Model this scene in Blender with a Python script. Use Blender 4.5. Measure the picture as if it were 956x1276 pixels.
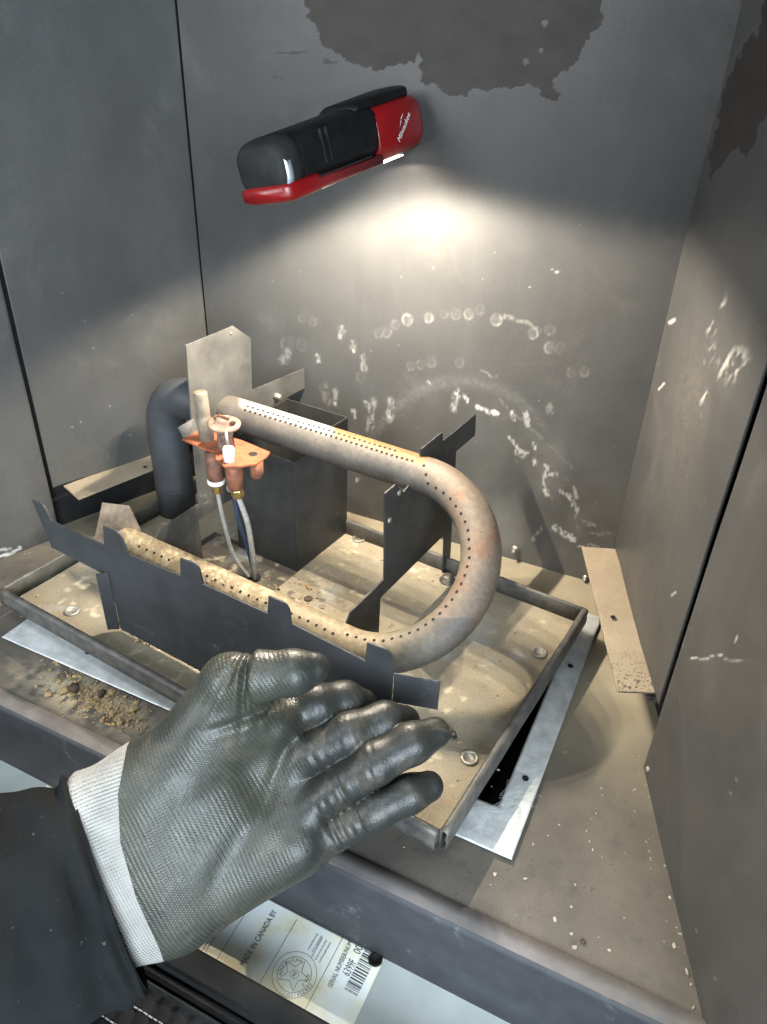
import bpy, bmesh, math, random
import numpy as np
from mathutils import Vector, Matrix
from mathutils.bvhtree import BVHTree
random.seed(7); RNG = np.random.default_rng(7)
for o in list(bpy.data.objects): bpy.data.objects.remove(o)
C = bpy.context.scene.collection
SC = bpy.context.scene

# ------------------------------------------------------------------ camera (from the vanishing points of the photograph)
F = 940.0; CX, CY = 478.0, 638.0; H = 0.40
def nrm(v): return v / np.linalg.norm(v)
UPc = -nrm(np.array([-58, 1509, 940.0]))
Xc = np.array([2382, 674, -940.0]); Xc = nrm(Xc - Xc.dot(UPc) * UPc)
Yc = np.cross(UPc, Xc)
Bm = np.array([Xc, Yc, UPc])                 # world = Bm @ cam(right, down, forward)
CAM = np.array([0, 0, H])
cam = bpy.data.cameras.new('camera'); camo = bpy.data.objects.new('camera', cam); C.objects.link(camo)
cam.sensor_fit = 'VERTICAL'; cam.sensor_height = 24.0; cam.lens = F / 1276.0 * 24.0
cam.clip_start = 0.01; cam.clip_end = 100
r_, d_, f_ = Bm[:, 0], Bm[:, 1], Bm[:, 2]
camo.matrix_world = Matrix(((r_[0], -d_[0], -f_[0], 0), (r_[1], -d_[1], -f_[1], 0), (r_[2], -d_[2], -f_[2], H), (0, 0, 0, 1)))
SC.camera = camo
# ------------------------------------------------------------------ light of the room behind the camera
w = bpy.data.worlds.new('World'); SC.world = w; w.use_nodes = True
w.node_tree.nodes['Background'].inputs[0].default_value = (0.62, 0.78, 1.0, 1)
w.node_tree.nodes['Background'].inputs[1].default_value = 0.10
def area(name, loc, target, size, power, col):
    l = bpy.data.lights.new(name, 'AREA'); l.shape = 'RECTANGLE'; l.size = size[0]; l.size_y = size[1]; l.energy = power; l.color = col
    o = bpy.data.objects.new(name, l); C.objects.link(o); o.location = loc
    o.rotation_euler = (Vector(target) - Vector(loc)).to_track_quat('-Z', 'Y').to_euler(); return o
area('room_window_light', (1.00, -1.10, 0.75), (-0.45, 0.40, 0.28), (0.9, 1.0), 104.0, (0.77, 0.89, 1.0))
area('room_side_light', (-1.05, -1.15, 0.95), (0.0, 0.45, 0.30), (0.8, 0.8), 33.0, (0.90, 0.95, 1.0))
area('room_ceiling_light', (-0.10, -0.12, 1.80), (-0.15, 0.05, 0.0), (0.7, 0.5), 20.0, (0.86, 0.95, 1.0))
SC.view_settings.view_transform = 'Standard'; SC.view_settings.look = 'None'
SC.view_settings.exposure = 0.0; SC.view_settings.gamma = 1.0
LED_WATT = 1.9

# ------------------------------------------------------------------ pixel / frame helpers
def rayw(px, py): return Bm @ np.array([(px - CX) / F, (py - CY) / F, 1.0])
def pz(px, py, z): r = rayw(px, py); return CAM + r * ((z - H) / r[2])
def py_(px, py, y): r = rayw(px, py); return CAM + r * (y / r[1])
def pd(px, py, d): return CAM + rayw(px, py) * d
def ppl(px, py, n, p0): r = rayw(px, py); n = np.array(n); return CAM + r * (n.dot(np.array(p0) - CAM) / n.dot(r))
def project(P):
    c = (np.asarray(P, float) - CAM) @ Bm
    return CX + F * c[..., 0] / c[..., 2], CY + F * c[..., 1] / c[..., 2]
TA = math.radians(6.2)
E1 = np.array([math.cos(TA), -math.sin(TA), 0]); E2 = np.array([math.sin(TA), math.cos(TA), 0]); E3 = np.array([0, 0, 1.0])
def TR(u, v, z): return E1 * u + E2 * v + E3 * z
def tz(px, py, z): p = pz(px, py, z); return p.dot(E1), p.dot(E2)

# ------------------------------------------------------------------ object helpers
def tag(o, label=None, cat=None, group=None, kind=None):
    if label: o['label'] = label
    if cat: o['category'] = cat
    if group: o['group'] = group
    if kind: o['kind'] = kind
    return o
def thing(name, loc, label, cat, group=None):
    o = bpy.data.objects.new(name, None); C.objects.link(o); o.location = Vector(loc); o.empty_display_size = 0.02
    return tag(o, label, cat, group)
def link(name, me, mat, parent=None, smooth=False):
    if mat is not None:
        me.materials.clear(); me.materials.append(mat)
    if smooth: me.polygons.foreach_set('use_smooth', [True] * len(me.polygons))
    o = bpy.data.objects.new(name, me); C.objects.link(o)
    if parent is not None:
        o.parent = parent
        pl = parent.location.copy(); p = parent.parent
        while p is not None: pl += p.location; p = p.parent
        me.transform(Matrix.Translation(-pl))          # mesh is given in world coordinates
    else:
        n = len(me.vertices); co = np.empty(n * 3); me.vertices.foreach_get('co', co); co = co.reshape(-1, 3)
        b = Vector(((co[:, 0].min() + co[:, 0].max()) / 2, (co[:, 1].min() + co[:, 1].max()) / 2, co[:, 2].min()))
        me.transform(Matrix.Translation(-b)); o.location = b
    me.update(); return o
def mesh(name, verts, faces):
    me = bpy.data.meshes.new(name); me.from_pydata([tuple(map(float, v)) for v in verts], [], [tuple(map(int, f)) for f in faces]); me.update(); return me
def mesh_np(name, V, Fq):
    me = bpy.data.meshes.new(name); V = np.asarray(V, np.float32); Fq = np.asarray(Fq, np.int32); n, m = len(V), len(Fq)
    me.vertices.add(n); me.vertices.foreach_set('co', V.ravel())
    me.loops.add(m * 4); me.loops.foreach_set('vertex_index', Fq.ravel())
    me.polygons.add(m); me.polygons.foreach_set('loop_start', np.arange(0, m * 4, 4, dtype=np.int32))
    me.update(calc_edges=True); me.validate(); return me
def bm_mesh(name, bm):
    bmesh.ops.recalc_face_normals(bm, faces=bm.faces)
    me = bpy.data.meshes.new(name); bm.to_mesh(me); bm.free(); return me
def attr(me, name, arr):
    a = me.attributes.new(name, 'FLOAT_COLOR', 'POINT'); arr = np.asarray(arr, np.float32)
    if arr.ndim == 1: arr = np.stack([arr, arr, arr, np.ones_like(arr)], 1)
    if arr.shape[1] == 3: arr = np.concatenate([arr, np.ones((len(arr), 1), np.float32)], 1)
    a.data.foreach_set('color', arr.ravel())
def grid(o, ex, ey, xs, ys, keep=None):
    o, ex, ey = map(np.asarray, (o, ex, ey)); A, Bq = np.meshgrid(xs, ys, indexing='ij')
    V = (o + A[..., None] * ex + Bq[..., None] * ey).reshape(-1, 3)
    nx, ny = len(xs), len(ys); I = np.arange(nx * ny).reshape(nx, ny)
    Q = np.stack([I[:-1, :-1], I[1:, :-1], I[1:, 1:], I[:-1, 1:]], -1).reshape(-1, 4)
    if keep is not None:
        cx = (xs[:-1] + xs[1:]) / 2; cy = (ys[:-1] + ys[1:]) / 2; Kx, Ky = np.meshgrid(cx, cy, indexing='ij'); Q = Q[keep(Kx, Ky).reshape(-1)]
    return V, Q
def plate(name, pts3, thick, bev=0.0003):
    """sheet metal: polygon (world points in one plane) given a thickness and a slightly rounded edge"""
    P = [np.asarray(p, float) for p in pts3]; n = np.zeros(3)
    for i in range(len(P)): n += np.cross(P[i], P[(i + 1) % len(P)])
    n = nrm(n); bm = bmesh.new()
    a = [bm.verts.new(p + n * thick / 2) for p in P]; b = [bm.verts.new(p - n * thick / 2) for p in P]
    fa = bm.faces.new(a); fb = bm.faces.new(b[::-1])
    for i in range(len(P)): bm.faces.new((a[i], b[i], b[(i + 1) % len(P)], a[(i + 1) % len(P)]))
    if bev:
        bmesh.ops.bevel(bm, geom=[e for f in (fa, fb) for e in f.edges], offset=bev, segments=2, affect='EDGES', clamp_overlap=True)
    return bm_mesh(name, bm)
def rounded(pts, idx, r, n=4):
    """round off some corners of a 2D outline"""
    out = []; P = [np.array(p, float) for p in pts]
    for i, p in enumerate(P):
        if i in idx:
            a = P[i - 1] - p; b = P[(i + 1) % len(P)] - p; la, lb = np.linalg.norm(a), np.linalg.norm(b); rr = min(r, la * .45, lb * .45)
            s, e = p + a / la * rr, p + b / lb * rr
            for k in range(n + 1): t = k / n; out.append((1 - t) ** 2 * s + 2 * t * (1 - t) * p + t * t * e)
        else: out.append(p)
    return out
def box(bm, c, ax, ay, az, bev=0):
    """oriented box with half-axis vectors ax ay az"""
    c, ax, ay, az = map(np.asarray, (c, ax, ay, az)); vs = []
    for i in (-1, 1):
        for j in (-1, 1):
            for k in (-1, 1): vs.append(bm.verts.new(c + i * ax + j * ay + k * az))
    fs = [(0, 1, 3, 2), (4, 6, 7, 5), (0, 4, 5, 1), (2, 3, 7, 6), (0, 2, 6, 4), (1, 5, 7, 3)]
    ff = [bm.faces.new([vs[i] for i in f]) for f in fs]
    if bev: bmesh.ops.bevel(bm, geom=list({e for f in ff for e in f.edges}), offset=bev, segments=2, affect='EDGES')
def frame_of(t):
    t = nrm(t); a = np.array([0, 0, 1.0]) if abs(t[2]) < .9 else np.array([1.0, 0, 0]); s = nrm(np.cross(a, t)); return s, np.cross(t, s)
def tube(path, rad, n=16, cap=True, closed_ends=True):
    """sweep a circle along a path with parallel transport; rad scalar or list. returns V,Q"""
    path = [np.asarray(p, float) for p in path]; m = len(path); rad = [rad] * m if np.isscalar(rad) else rad
    tg = [nrm(path[min(i + 1, m - 1)] - path[max(i - 1, 0)]) for i in range(m)]
    s, b = frame_of(tg[0]); V = []
    for i in range(m):
        s = nrm(s - s.dot(tg[i]) * tg[i]); b = np.cross(tg[i], s)
        for k in range(n): a = 2 * math.pi * k / n; V.append(path[i] + rad[i] * (math.cos(a) * s + math.sin(a) * b))
    Fc = [(i * n + k, i * n + (k + 1) % n, (i + 1) * n + (k + 1) % n, (i + 1) * n + k) for i in range(m - 1) for k in range(n)]
    if cap: Fc = Fc + [tuple(range(n - 1, -1, -1)), tuple((m - 1) * n + k for k in range(n))]
    return V, Fc
def tube_mesh(name, path, rad, n=16, cap=True):
    return mesh(name, *tube(path, rad, n, cap))
def lathe(name, base, axis, prof, n=20):
    """prof: list of (r, h) from bottom to top along axis"""
    axis = nrm(np.asarray(axis, float)); s, b = frame_of(axis); V = []; base = np.asarray(base)
    for r, h in prof:
        for k in range(n): a = 2 * math.pi * k / n; V.append(base + axis * h + max(r, 1e-5) * (math.cos(a) * s + math.sin(a) * b))
    m = len(prof); Fc = [(i * n + k, i * n + (k + 1) % n, (i + 1) * n + (k + 1) % n, (i + 1) * n + k) for i in range(m - 1) for k in range(n)]
    Fc += [tuple(range(n - 1, -1, -1)), tuple((m - 1) * n + k for k in range(n))]
    return mesh(name, V, Fc)
def spline(pts, n=12):
    P = [np.asarray(p, float) for p in pts]; P = [2 * P[0] - P[1]] + P + [2 * P[-1] - P[-2]]; out = []
    for i in range(1, len(P) - 2):
        for k in range(n):
            t = k / n; a, b, c, d = P[i - 1:i + 3]
            out.append(.5 * (2 * b + (c - a) * t + (2 * a - 5 * b + 4 * c - d) * t * t + (3 * b - a - 3 * c + d) * t ** 3))
    out.append(P[-2]); return out
def smooth_by_angle(o, ang=40):
    me = o.data; me.polygons.foreach_set('use_smooth', [True] * len(me.polygons))
    me.set_sharp_from_angle(angle=math.radians(ang))

# --- numpy noise (value noise, smooth) for wear masks
def vnoise(x, y, seed=0):
    xi = np.floor(x).astype(np.int64); yi = np.floor(y).astype(np.int64); fx = x - xi; fy = y - yi
    fx = fx * fx * (3 - 2 * fx); fy = fy * fy * (3 - 2 * fy)
    def h(a, b):
        n = (a * 374761393 + b * 668265263 + seed * 974711) & 0x7fffffff; n = ((n ^ (n >> 13)) * 1274126177) & 0x7fffffff
        return ((n ^ (n >> 16)) & 0xffff) / 65535.0
    return (h(xi, yi) * (1 - fx) + h(xi + 1, yi) * fx) * (1 - fy) + (h(xi, yi + 1) * (1 - fx) + h(xi + 1, yi + 1) * fx) * fy
def fbm(x, y, seed=0, oct=4):
    s = 0; a = .5
    for i in range(oct): s = s + a * vnoise(x * 2 ** i, y * 2 ** i, seed + i * 17); a *= .5
    return s / (1 - .5 ** oct)
def seg_dist(x, y, pts):
    d = np.full(x.shape, 1e9)
    for (ax, ay), (bx, by) in zip(pts[:-1], pts[1:]):
        L = (bx - ax) ** 2 + (by - ay) ** 2 + 1e-9; t = np.clip(((x - ax) * (bx - ax) + (y - ay) * (by - ay)) / L, 0, 1)
        d = np.minimum(d, np.hypot(x - ax - t * (bx - ax), y - ay - t * (by - ay)))
    return d
def in_poly(x, y, P):
    ins = np.zeros(x.shape, bool); n = len(P)
    for i in range(n):
        x1, y1 = P[i]; x2, y2 = P[(i + 1) % n]
        if y1 == y2: continue
        ins ^= ((y1 > y) != (y2 > y)) & (x < (x2 - x1) * (y - y1) / (y2 - y1) + x1)
    return ins

# ------------------------------------------------------------------ materials
def newmat(name):
    m = bpy.data.materials.new(name); m.use_nodes = True; nt = m.node_tree; b = nt.nodes['Principled BSDF']; return m, nt, b
def N(nt, t, **kw):
    n = nt.nodes.new(t)
    for k, v in kw.items(): setattr(n, k, v)
    return n
def ramp(nt, fac, stops):
    r = N(nt, 'ShaderNodeValToRGB'); nt.links.new(fac, r.inputs[0]); el = r.color_ramp.elements
    while len(el) < len(stops): el.new(.5)
    for e, (p, c) in zip(el, stops): e.position = p; e.color = (*c, 1) if len(c) == 3 else c
    return r.outputs[0]
def noise(nt, scale, detail=4, rough=.55, dist=0, vec=None):
    n = N(nt, 'ShaderNodeTexNoise'); n.inputs['Scale'].default_value = scale; n.inputs['Detail'].default_value = detail
    n.inputs['Roughness'].default_value = rough; n.inputs['Distortion'].default_value = dist
    if vec is None:
        g = N(nt, 'ShaderNodeNewGeometry'); vec = g.outputs['Position']
    nt.links.new(vec, n.inputs['Vector']); return n.outputs[0]
def mixc(nt, fac, a, b, mode='MIX'):
    m = N(nt, 'ShaderNodeMix', data_type='RGBA', blend_type=mode)
    for s, v in ((m.inputs[0], fac), (m.inputs[6], a), (m.inputs[7], b)):
        if hasattr(v, 'is_linked'): nt.links.new(v, s)
        else: s.default_value = v if np.isscalar(v) else ((*v, 1) if len(v) == 3 else v)
    return m.outputs[2]
def mth(nt, op, a, b=0.0):
    m = N(nt, 'ShaderNodeMath', operation=op)
    for s, v in ((m.inputs[0], a), (m.inputs[1], b)):
        if hasattr(v, 'is_linked'): nt.links.new(v, s)
        else: s.default_value = v
    return m.outputs[0]
def bump(nt, b, h, strength=.3, dist=.0004):
    n = N(nt, 'ShaderNodeBump'); n.inputs['Strength'].default_value = strength; n.inputs['Distance'].default_value = dist
    nt.links.new(h, n.inputs['Height']); nt.links.new(n.outputs[0], b.inputs['Normal'])
def attrn(nt, name):
    a = N(nt, 'ShaderNodeAttribute', attribute_name=name); s = N(nt, 'ShaderNodeSeparateColor'); nt.links.new(a.outputs['Color'], s.inputs[0]); return a.outputs['Color'], s.outputs
def simple(name, c1, c2, scale=60, rough=.5, metal=0, bs=.25, bscale=900, bd=.0003, rvar=.12, spec=.5, detail=5, scuff=None, sf=.5):
    m, nt, b = newmat(name); n = noise(nt, scale, detail, .6); col = ramp(nt, n, [(.3, c1), (.7, c2)])
    if scuff:
        k1 = ramp(nt, noise(nt, 26, 9, .72, 1.2), [(.60, (0,) * 3), (.72, (1,) * 3)]); k2 = ramp(nt, noise(nt, 380, 3, .7), [(.42, (0,) * 3), (.62, (1,) * 3)]); col = mixc(nt, mth(nt, 'MULTIPLY', mth(nt, 'MULTIPLY', k1, k2), sf), col, scuff)
    nt.links.new(col, b.inputs['Base Color'])
    b.inputs['Metallic'].default_value = metal; b.inputs['Specular IOR Level'].default_value = spec
    n2 = noise(nt, scale * 2.7, 4, .6); rr = N(nt, 'ShaderNodeMapRange'); nt.links.new(n2, rr.inputs[0])
    rr.inputs[3].default_value = rough - rvar; rr.inputs[4].default_value = rough + rvar; nt.links.new(rr.outputs[0], b.inputs['Roughness'])
    bump(nt, b, noise(nt, bscale, 3, .6), bs, bd); return m
def wall_mat():
    """heat-proof grey paint; attribute wear = (white residue, bare patch, dust)"""
    m, nt, b = newmat('stove_paint'); _, s = attrn(nt, 'wear')
    base = ramp(nt, noise(nt, 9, 6, .6), [(.25, (.042, .042, .0405)), (.75, (.063, .0625, .0605))])
    fine = ramp(nt, noise(nt, 700, 3, .7), [(.3, (.85, .85, .85)), (.7, (1.12, 1.12, 1.12))]); base = mixc(nt, 1.0, base, fine, 'MULTIPLY')
    gg = N(nt, 'ShaderNodeNewGeometry'); mp = N(nt, 'ShaderNodeMapping'); mp.inputs['Scale'].default_value = (60, 60, 5); nt.links.new(gg.outputs['Position'], mp.inputs['Vector'])
    strk = ramp(nt, noise(nt, 1.0, 6, .65, .4, mp.outputs[0]), [(.3, (.82,) * 3), (.7, (1.16,) * 3)]); base = mixc(nt, .35, base, strk, 'MULTIPLY')
    sm_ = ramp(nt, noise(nt, 14, 7, .68, .8), [(.55, (0,) * 3), (.75, (1,) * 3)]); base = mixc(nt, mth(nt, 'MULTIPLY', sm_, .22), base, (.15, .14, .125))
    bare = ramp(nt, noise(nt, 45, 6, .65), [(.3, (.019, .0145, .011)), (.75, (.031, .0235, .018))])
    c = mixc(nt, s[1], base, bare); c = mixc(nt, s[2], c, (.20, .17, .125)); c = mixc(nt, s[0], c, (.62, .60, .55))
    nt.links.new(c, b.inputs['Base Color'])
    r = ramp(nt, noise(nt, 30, 5, .6), [(.2, (.33,) * 3), (.8, (.47,) * 3)]); r = mixc(nt, s[1], r, (.72,) * 3); r = mixc(nt, s[0], r, (.85,) * 3); r = mixc(nt, s[2], r, (.8,) * 3)
    nt.links.new(r, b.inputs['Roughness'])
    h = mth(nt, 'ADD', noise(nt, 1500, 2, .5), mth(nt, 'MULTIPLY', s[0], 1.2)); h = mth(nt, 'SUBTRACT', h, mth(nt, 'MULTIPLY', s[1], 1.0)); bump(nt, b, h, .28, .0003); return m
def dust_mat(name, c_lo, c_hi, dark, rough=.8, metal=0.0):
    """attribute dirt = (dark dirt, pale grit, bare metal)"""
    m, nt, b = newmat(name); _, s = attrn(nt, 'dirt')
    base = ramp(nt, noise(nt, 28, 7, .65), [(.28, c_lo), (.72, c_hi)])
    sp = ramp(nt, noise(nt, 1300, 2, .6), [(.36, (.55,) * 3), (.48, (1, 1, 1)), (.62, (1, 1, 1)), (.74, (1.35,) * 3)]); base = mixc(nt, .75, base, sp, 'MULTIPLY')
    c = mixc(nt, s[0], base, dark); c = mixc(nt, s[1], c, (.55, .47, .32)); c = mixc(nt, s[2], c, (.42, .44, .45))
    nt.links.new(c, b.inputs['Base Color']); b.inputs['Roughness'].default_value = rough
    bump(nt, b, noise(nt, 800, 4, .7), .5, .0004); return m
M = {}
M['wall'] = wall_mat()
M['floor'] = dust_mat('dusty_floor', (.060, .052, .043), (.105, .089, .071), (.032, .036, .032))
M['tray'] = dust_mat('dusty_tray', (.235, .197, .135), (.33, .28, .195), (.045, .04, .034))
M['ledge'] = dust_mat('dusty_ledge', (.30, .24, .165), (.40, .33, .23), (.06, .05, .04))
M['sill'] = simple('sill_paint', (.023, .0245, .028), (.040, .0415, .046), 40, .62, 0, .3, 1100, scuff=(.20, .20, .20), sf=.7)
M['bar'] = simple('bar_enamel', (.007, .0072, .0076), (.013, .0132, .0135), 50, .72, 0, .35, 900, .0003, .1, .16, 5, (.06, .06, .058), .5)
M['rustmid'] = simple('rust_mid', (.075, .027, .014), (.22, .078, .034), 170, .75, 0, .6, 1300, .0004)
M['silltop'] = simple('sill_dust', (.085, .08, .08), (.17, .155, .145), 30, .65, 0, .4, 1100)
M['black'] = simple('black_sheet', (.016, .016, .0155), (.034, .033, .031), 50, .55, 0, .35, 1000, scuff=(.16, .14, .11), sf=.6)
M['bluegrey'] = simple('grey_blue_sheet', (.019, .020, .0215), (.032, .0335, .0355), 35, .62, 0, .3, 1000, scuff=(.20, .20, .19), sf=.55)
M['shield'] = simple('heat_greyed_sheet', (.042, .041, .038), (.092, .087, .077), 38, .6, 0, .35, 900, scuff=(.30, .28, .22), sf=.6)
M['steel'] = simple('dull_steel', (.28, .26, .22), (.50, .47, .40), 200, .45, .7, .4, 1500)
M['darksteel'] = simple('dark_steel', (.05, .045, .04), (.15, .13, .11), 300, .5, .5, .4, 1500)
M['rim'] = simple('tray_rim', (.045, .046, .046), (.13, .12, .10), 90, .55, .2, .4, 800)
M['elbow'] = simple('elbow_sleeve', (.030, .032, .035), (.05, .052, .056), 45, .55, 0, .3, 900)
M['void'] = simple('cavity_dark', (.006, .006, .006), (.012, .011, .01), 60, .95, 0, .2)  # near black: darkness of gaps and cavity put into the colour
M['hole'] = simple('hole_dark', (.004, .004, .004), (.008, .007, .006), 60, .95, 0, 0)
M['foil'] = simple('aluminium_sheet', (.40, .42, .42), (.66, .68, .67), 90, .45, .3, .5, 260, .0006)
M['galv'] = simple('galvanised_shelf', (.34, .38, .37), (.44, .48, .47), 30, .5, .2, .15, 700)
M['rust'] = simple('rusty_orange', (.12, .034, .014), (.34, .092, .032), 150, .75, 0, .5, 1500, .0004)
M['rustdark'] = simple('rusty_brown', (.05, .025, .016), (.17, .07, .04), 140, .7, .1, .5, 1200, .0004)
M['hood'] = simple('scaled_hood', (.085, .048, .034), (.24, .165, .12), 160, .8, 0, .7, 900, .0006)
M['rod'] = simple('heat_rod', (.11, .085, .06), (.25, .20, .15), 110, .65, .2, .4, 1200)
M['brass'] = simple('brass', (.42, .28, .08), (.62, .45, .16), 200, .35, .9, .2)
M['ceramic'] = simple('ceramic', (.68, .66, .60), (.80, .78, .73), 120, .35, 0, .1)
M['tubing'] = simple('capillary', (.36, .35, .32), (.55, .53, .49), 220, .4, .4, .3)
M['wire'] = simple('blue_wire', (.02, .03, .06), (.035, .05, .09), 100, .5)
M['plastic'] = simple('black_plastic', (.004, .004, .0043), (.008, .008, .0085), 80, .5, 0, .35, 2200, .0002, .1, .16)
M['rubber'] = simple('grey_rubber', (.010, .0102, .010), (.018, .018, .0175), 90, .65, 0, .5, 2000, .0003, .1, .2)
M['red'] = simple('red_plastic', (.14, .002, .003), (.18, .003, .004), 60, .36, 0, .1, 2000, .0001)
M['chrome'] = simple('grey_stripe', (.25, .28, .31), (.40, .43, .46), 400, .4, .3, .4, 1500)
M['white'] = simple('white_print', (.7, .7, .7), (.8, .8, .8), 60, .5)
M['ink'] = simple('ink', (.03, .03, .032), (.08, .08, .08), 600, .6)
M['chip'] = simple('vermiculite', (.20, .13, .06), (.44, .32, .16), 400, .85, 0, .6, 1500, .0005)
M['chipdark'] = simple('scorched_flake', (.03, .02, .014), (.10, .06, .04), 300, .8, 0, .6, 1500, .0005)
M['grit'] = simple('pale_grit', (.26, .22, .165), (.46, .40, .31), 300, .85, 0, .4)
M['fibre'] = simple('glass_fibre', (.55, .58, .58), (.72, .75, .74), 300, .6)
m, nt, b = newmat('led_lens'); b.inputs['Base Color'].default_value = (.9, .9, .88, 1)
b.inputs['Emission Color'].default_value = (1, .93, .80, 1); b.inputs['Emission Strength'].default_value = 5; M['lens'] = m
m, nt, b = newmat('burner_steel'); c, s = attrn(nt, 'tint')          # attribute tint = heat colours, scale and underside shade painted on the tube
v = ramp(nt, noise(nt, 260, 5, .7), [(.25, (.72,) * 3), (.75, (1.25,) * 3)]); nt.links.new(mixc(nt, 1.0, c, v, 'MULTIPLY'), b.inputs['Base Color'])
b.inputs['Roughness'].default_value = .62; b.inputs['Metallic'].default_value = .15; bump(nt, b, noise(nt, 900, 4, .7), .5, .0004); M['burner'] = m
# sticker paper with yellow damp stains
m, nt, b = newmat('label_paper'); n1 = noise(nt, 32, 5, .6)
c = ramp(nt, n1, [(.38, (.80, .86, .85)), (.50, (.80, .81, .70)), (.62, (.72, .66, .42))]); c2 = ramp(nt, noise(nt, 75, 6, .7), [(.27, (.40,) * 3), (.36, (1, 1, 1))])
nt.links.new(mixc(nt, 1, c, c2, 'MULTIPLY'), b.inputs['Base Color']); b.inputs['Roughness'].default_value = .5; M['label'] = m
# glove: nitrile dipped knit. attribute huv = (along, across, palm mask)
def knit(nt, attr_name, fx, fy):
    a = N(nt, 'ShaderNodeAttribute', attribute_name=attr_name); s = N(nt, 'ShaderNodeSeparateXYZ'); nt.links.new(a.outputs['Vector'], s.inputs[0])
    sx = mth(nt, 'SINE', mth(nt, 'MULTIPLY', s.outputs[0], fx)); sy = mth(nt, 'SINE', mth(nt, 'MULTIPLY', s.outputs[1], fy))
    return s, sx, sy
m, nt, b = newmat('glove_coating'); s, sx, sy = knit(nt, 'huv', 2 * math.pi / .0020, 2 * math.pi / .0015)
ridge = mth(nt, 'ADD', mth(nt, 'MULTIPLY', sx, .6), mth(nt, 'MULTIPLY', mth(nt, 'MULTIPLY', sx, sy), .55)); patch = ramp(nt, noise(nt, 24, 4, .6), [(.36, (.12,) * 3), (.62, (1, 1, 1))])
ridge = mth(nt, 'MULTIPLY', mth(nt, 'MULTIPLY', ridge, s.outputs[2]), patch)
c = ramp(nt, noise(nt, 35, 5, .6), [(.3, (.022, .023, .0175)), (.7, (.040, .041, .031))]); c = mixc(nt, s.outputs[2], (.015, .016, .0145), c); c = mixc(nt, mth(nt, 'MULTIPLY', mth(nt, 'MAXIMUM', ridge, 0.0), .42), c, (.115, .12, .10)); grm = ramp(nt, noise(nt, 48, 7, .7, .6), [(.52, (0,) * 3), (.72, (1,) * 3)]); c = mixc(nt, mth(nt, 'MULTIPLY', grm, .32), c, (.15, .125, .09)); nt.links.new(c, b.inputs['Base Color'])
rr = ramp(nt, noise(nt, 140, 4, .6), [(.3, (.33,) * 3), (.7, (.48,) * 3)]); rr = mixc(nt, s.outputs[2], (.40,) * 3, rr); b.inputs['Specular IOR Level'].default_value = .38; nt.links.new(rr, b.inputs['Roughness'])
av = N(nt, 'ShaderNodeAttribute', attribute_name='huv'); mpv = N(nt, 'ShaderNodeMapping'); mpv.inputs['Scale'].default_value = (420, 95, 0); nt.links.new(av.outputs['Vector'], mpv.inputs['Vector'])
wrk = noise(nt, 1.0, 3, .6, 1.4, mpv.outputs[0])
hh = mth(nt, 'ADD', ridge, mth(nt, 'MULTIPLY', noise(nt, 1100, 3, .6), 1.0)); hh = mth(nt, 'ADD', hh, mth(nt, 'MULTIPLY', wrk, .7)); hh = mth(nt, 'ADD', hh, mth(nt, 'MULTIPLY', noise(nt, 160, 3, .6), 1.8)); bump(nt, b, hh, .36, .0005); M['glove'] = m
m, nt, b = newmat('knit_cuff'); s, sx, sy = knit(nt, 'huv', 2 * math.pi / .0014, 2 * math.pi / .0016)
c = ramp(nt, noise(nt, 60, 5, .6), [(.3, (.27, .26, .235)), (.7, (.38, .37, .345))]); nt.links.new(c, b.inputs['Base Color']); b.inputs['Roughness'].default_value = .95
hh = mth(nt, 'ADD', mth(nt, 'MULTIPLY', sx, .6), mth(nt, 'ADD', mth(nt, 'MULTIPLY', sy, .8), mth(nt, 'MULTIPLY', noise(nt, 900, 3, .7), 1.8))); bump(nt, b, hh, .7, .0006); M['cuff'] = m
m, nt, b = newmat('black_fleece'); c = ramp(nt, noise(nt, 22, 6, .6), [(.3, (.009, .0098, .010)), (.75, (.0175, .0185, .0185))])
lint = ramp(nt, noise(nt, 210, 3, .6), [(.70, (0,) * 3), (.76, (1, 1, 1))]); c = mixc(nt, mth(nt, 'MULTIPLY', lint, .35), c, (.22, .21, .19)); nt.links.new(c, b.inputs['Base Color']); b.inputs['Roughness'].default_value = .95
b.inputs['Specular IOR Level'].default_value = .08; bump(nt, b, mth(nt, 'ADD', noise(nt, 1500, 3, .7), mth(nt, 'MULTIPLY', noise(nt, 70, 5, .65, .8), 1.6)), .7, .0006); M['sleeve'] = m
m, nt, b = newmat('quilted_cloth'); c = ramp(nt, noise(nt, 60, 6, .65), [(.3, (.006, .0055, .0055)), (.7, (.017, .015, .014))]); nt.links.new(c, b.inputs['Base Color']); b.inputs['Roughness'].default_value = .85; b.inputs['Specular IOR Level'].default_value = .15; bump(nt, b, noise(nt, 700, 4, .7), .7, .0006); M['quilt'] = m
m, nt, b = newmat('blue_cloth'); c = ramp(nt, noise(nt, 300, 5, .65), [(.3, (.012, .016, .07)), (.7, (.03, .04, .16))]); nt.links.new(c, b.inputs['Base Color']); b.inputs['Roughness'].default_value = .95; bump(nt, b, noise(nt, 1200, 3, .7), .8, .0006); M['blue'] = m

# ================================================================== SETTING
XL, XR, YB = -0.454, -0.044, 0.567
FL = math.radians(20.0); DL = np.array([-math.sin(FL), -math.cos(FL), 0]); DR = np.array([math.sin(FL), -math.cos(FL), 0])
ZT = 0.62
def struct(o): o['kind'] = 'structure'; return o
def zs(z0, step=.0010, top=.45): return np.concatenate([np.arange(z0, top, step), [ZT]])
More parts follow.
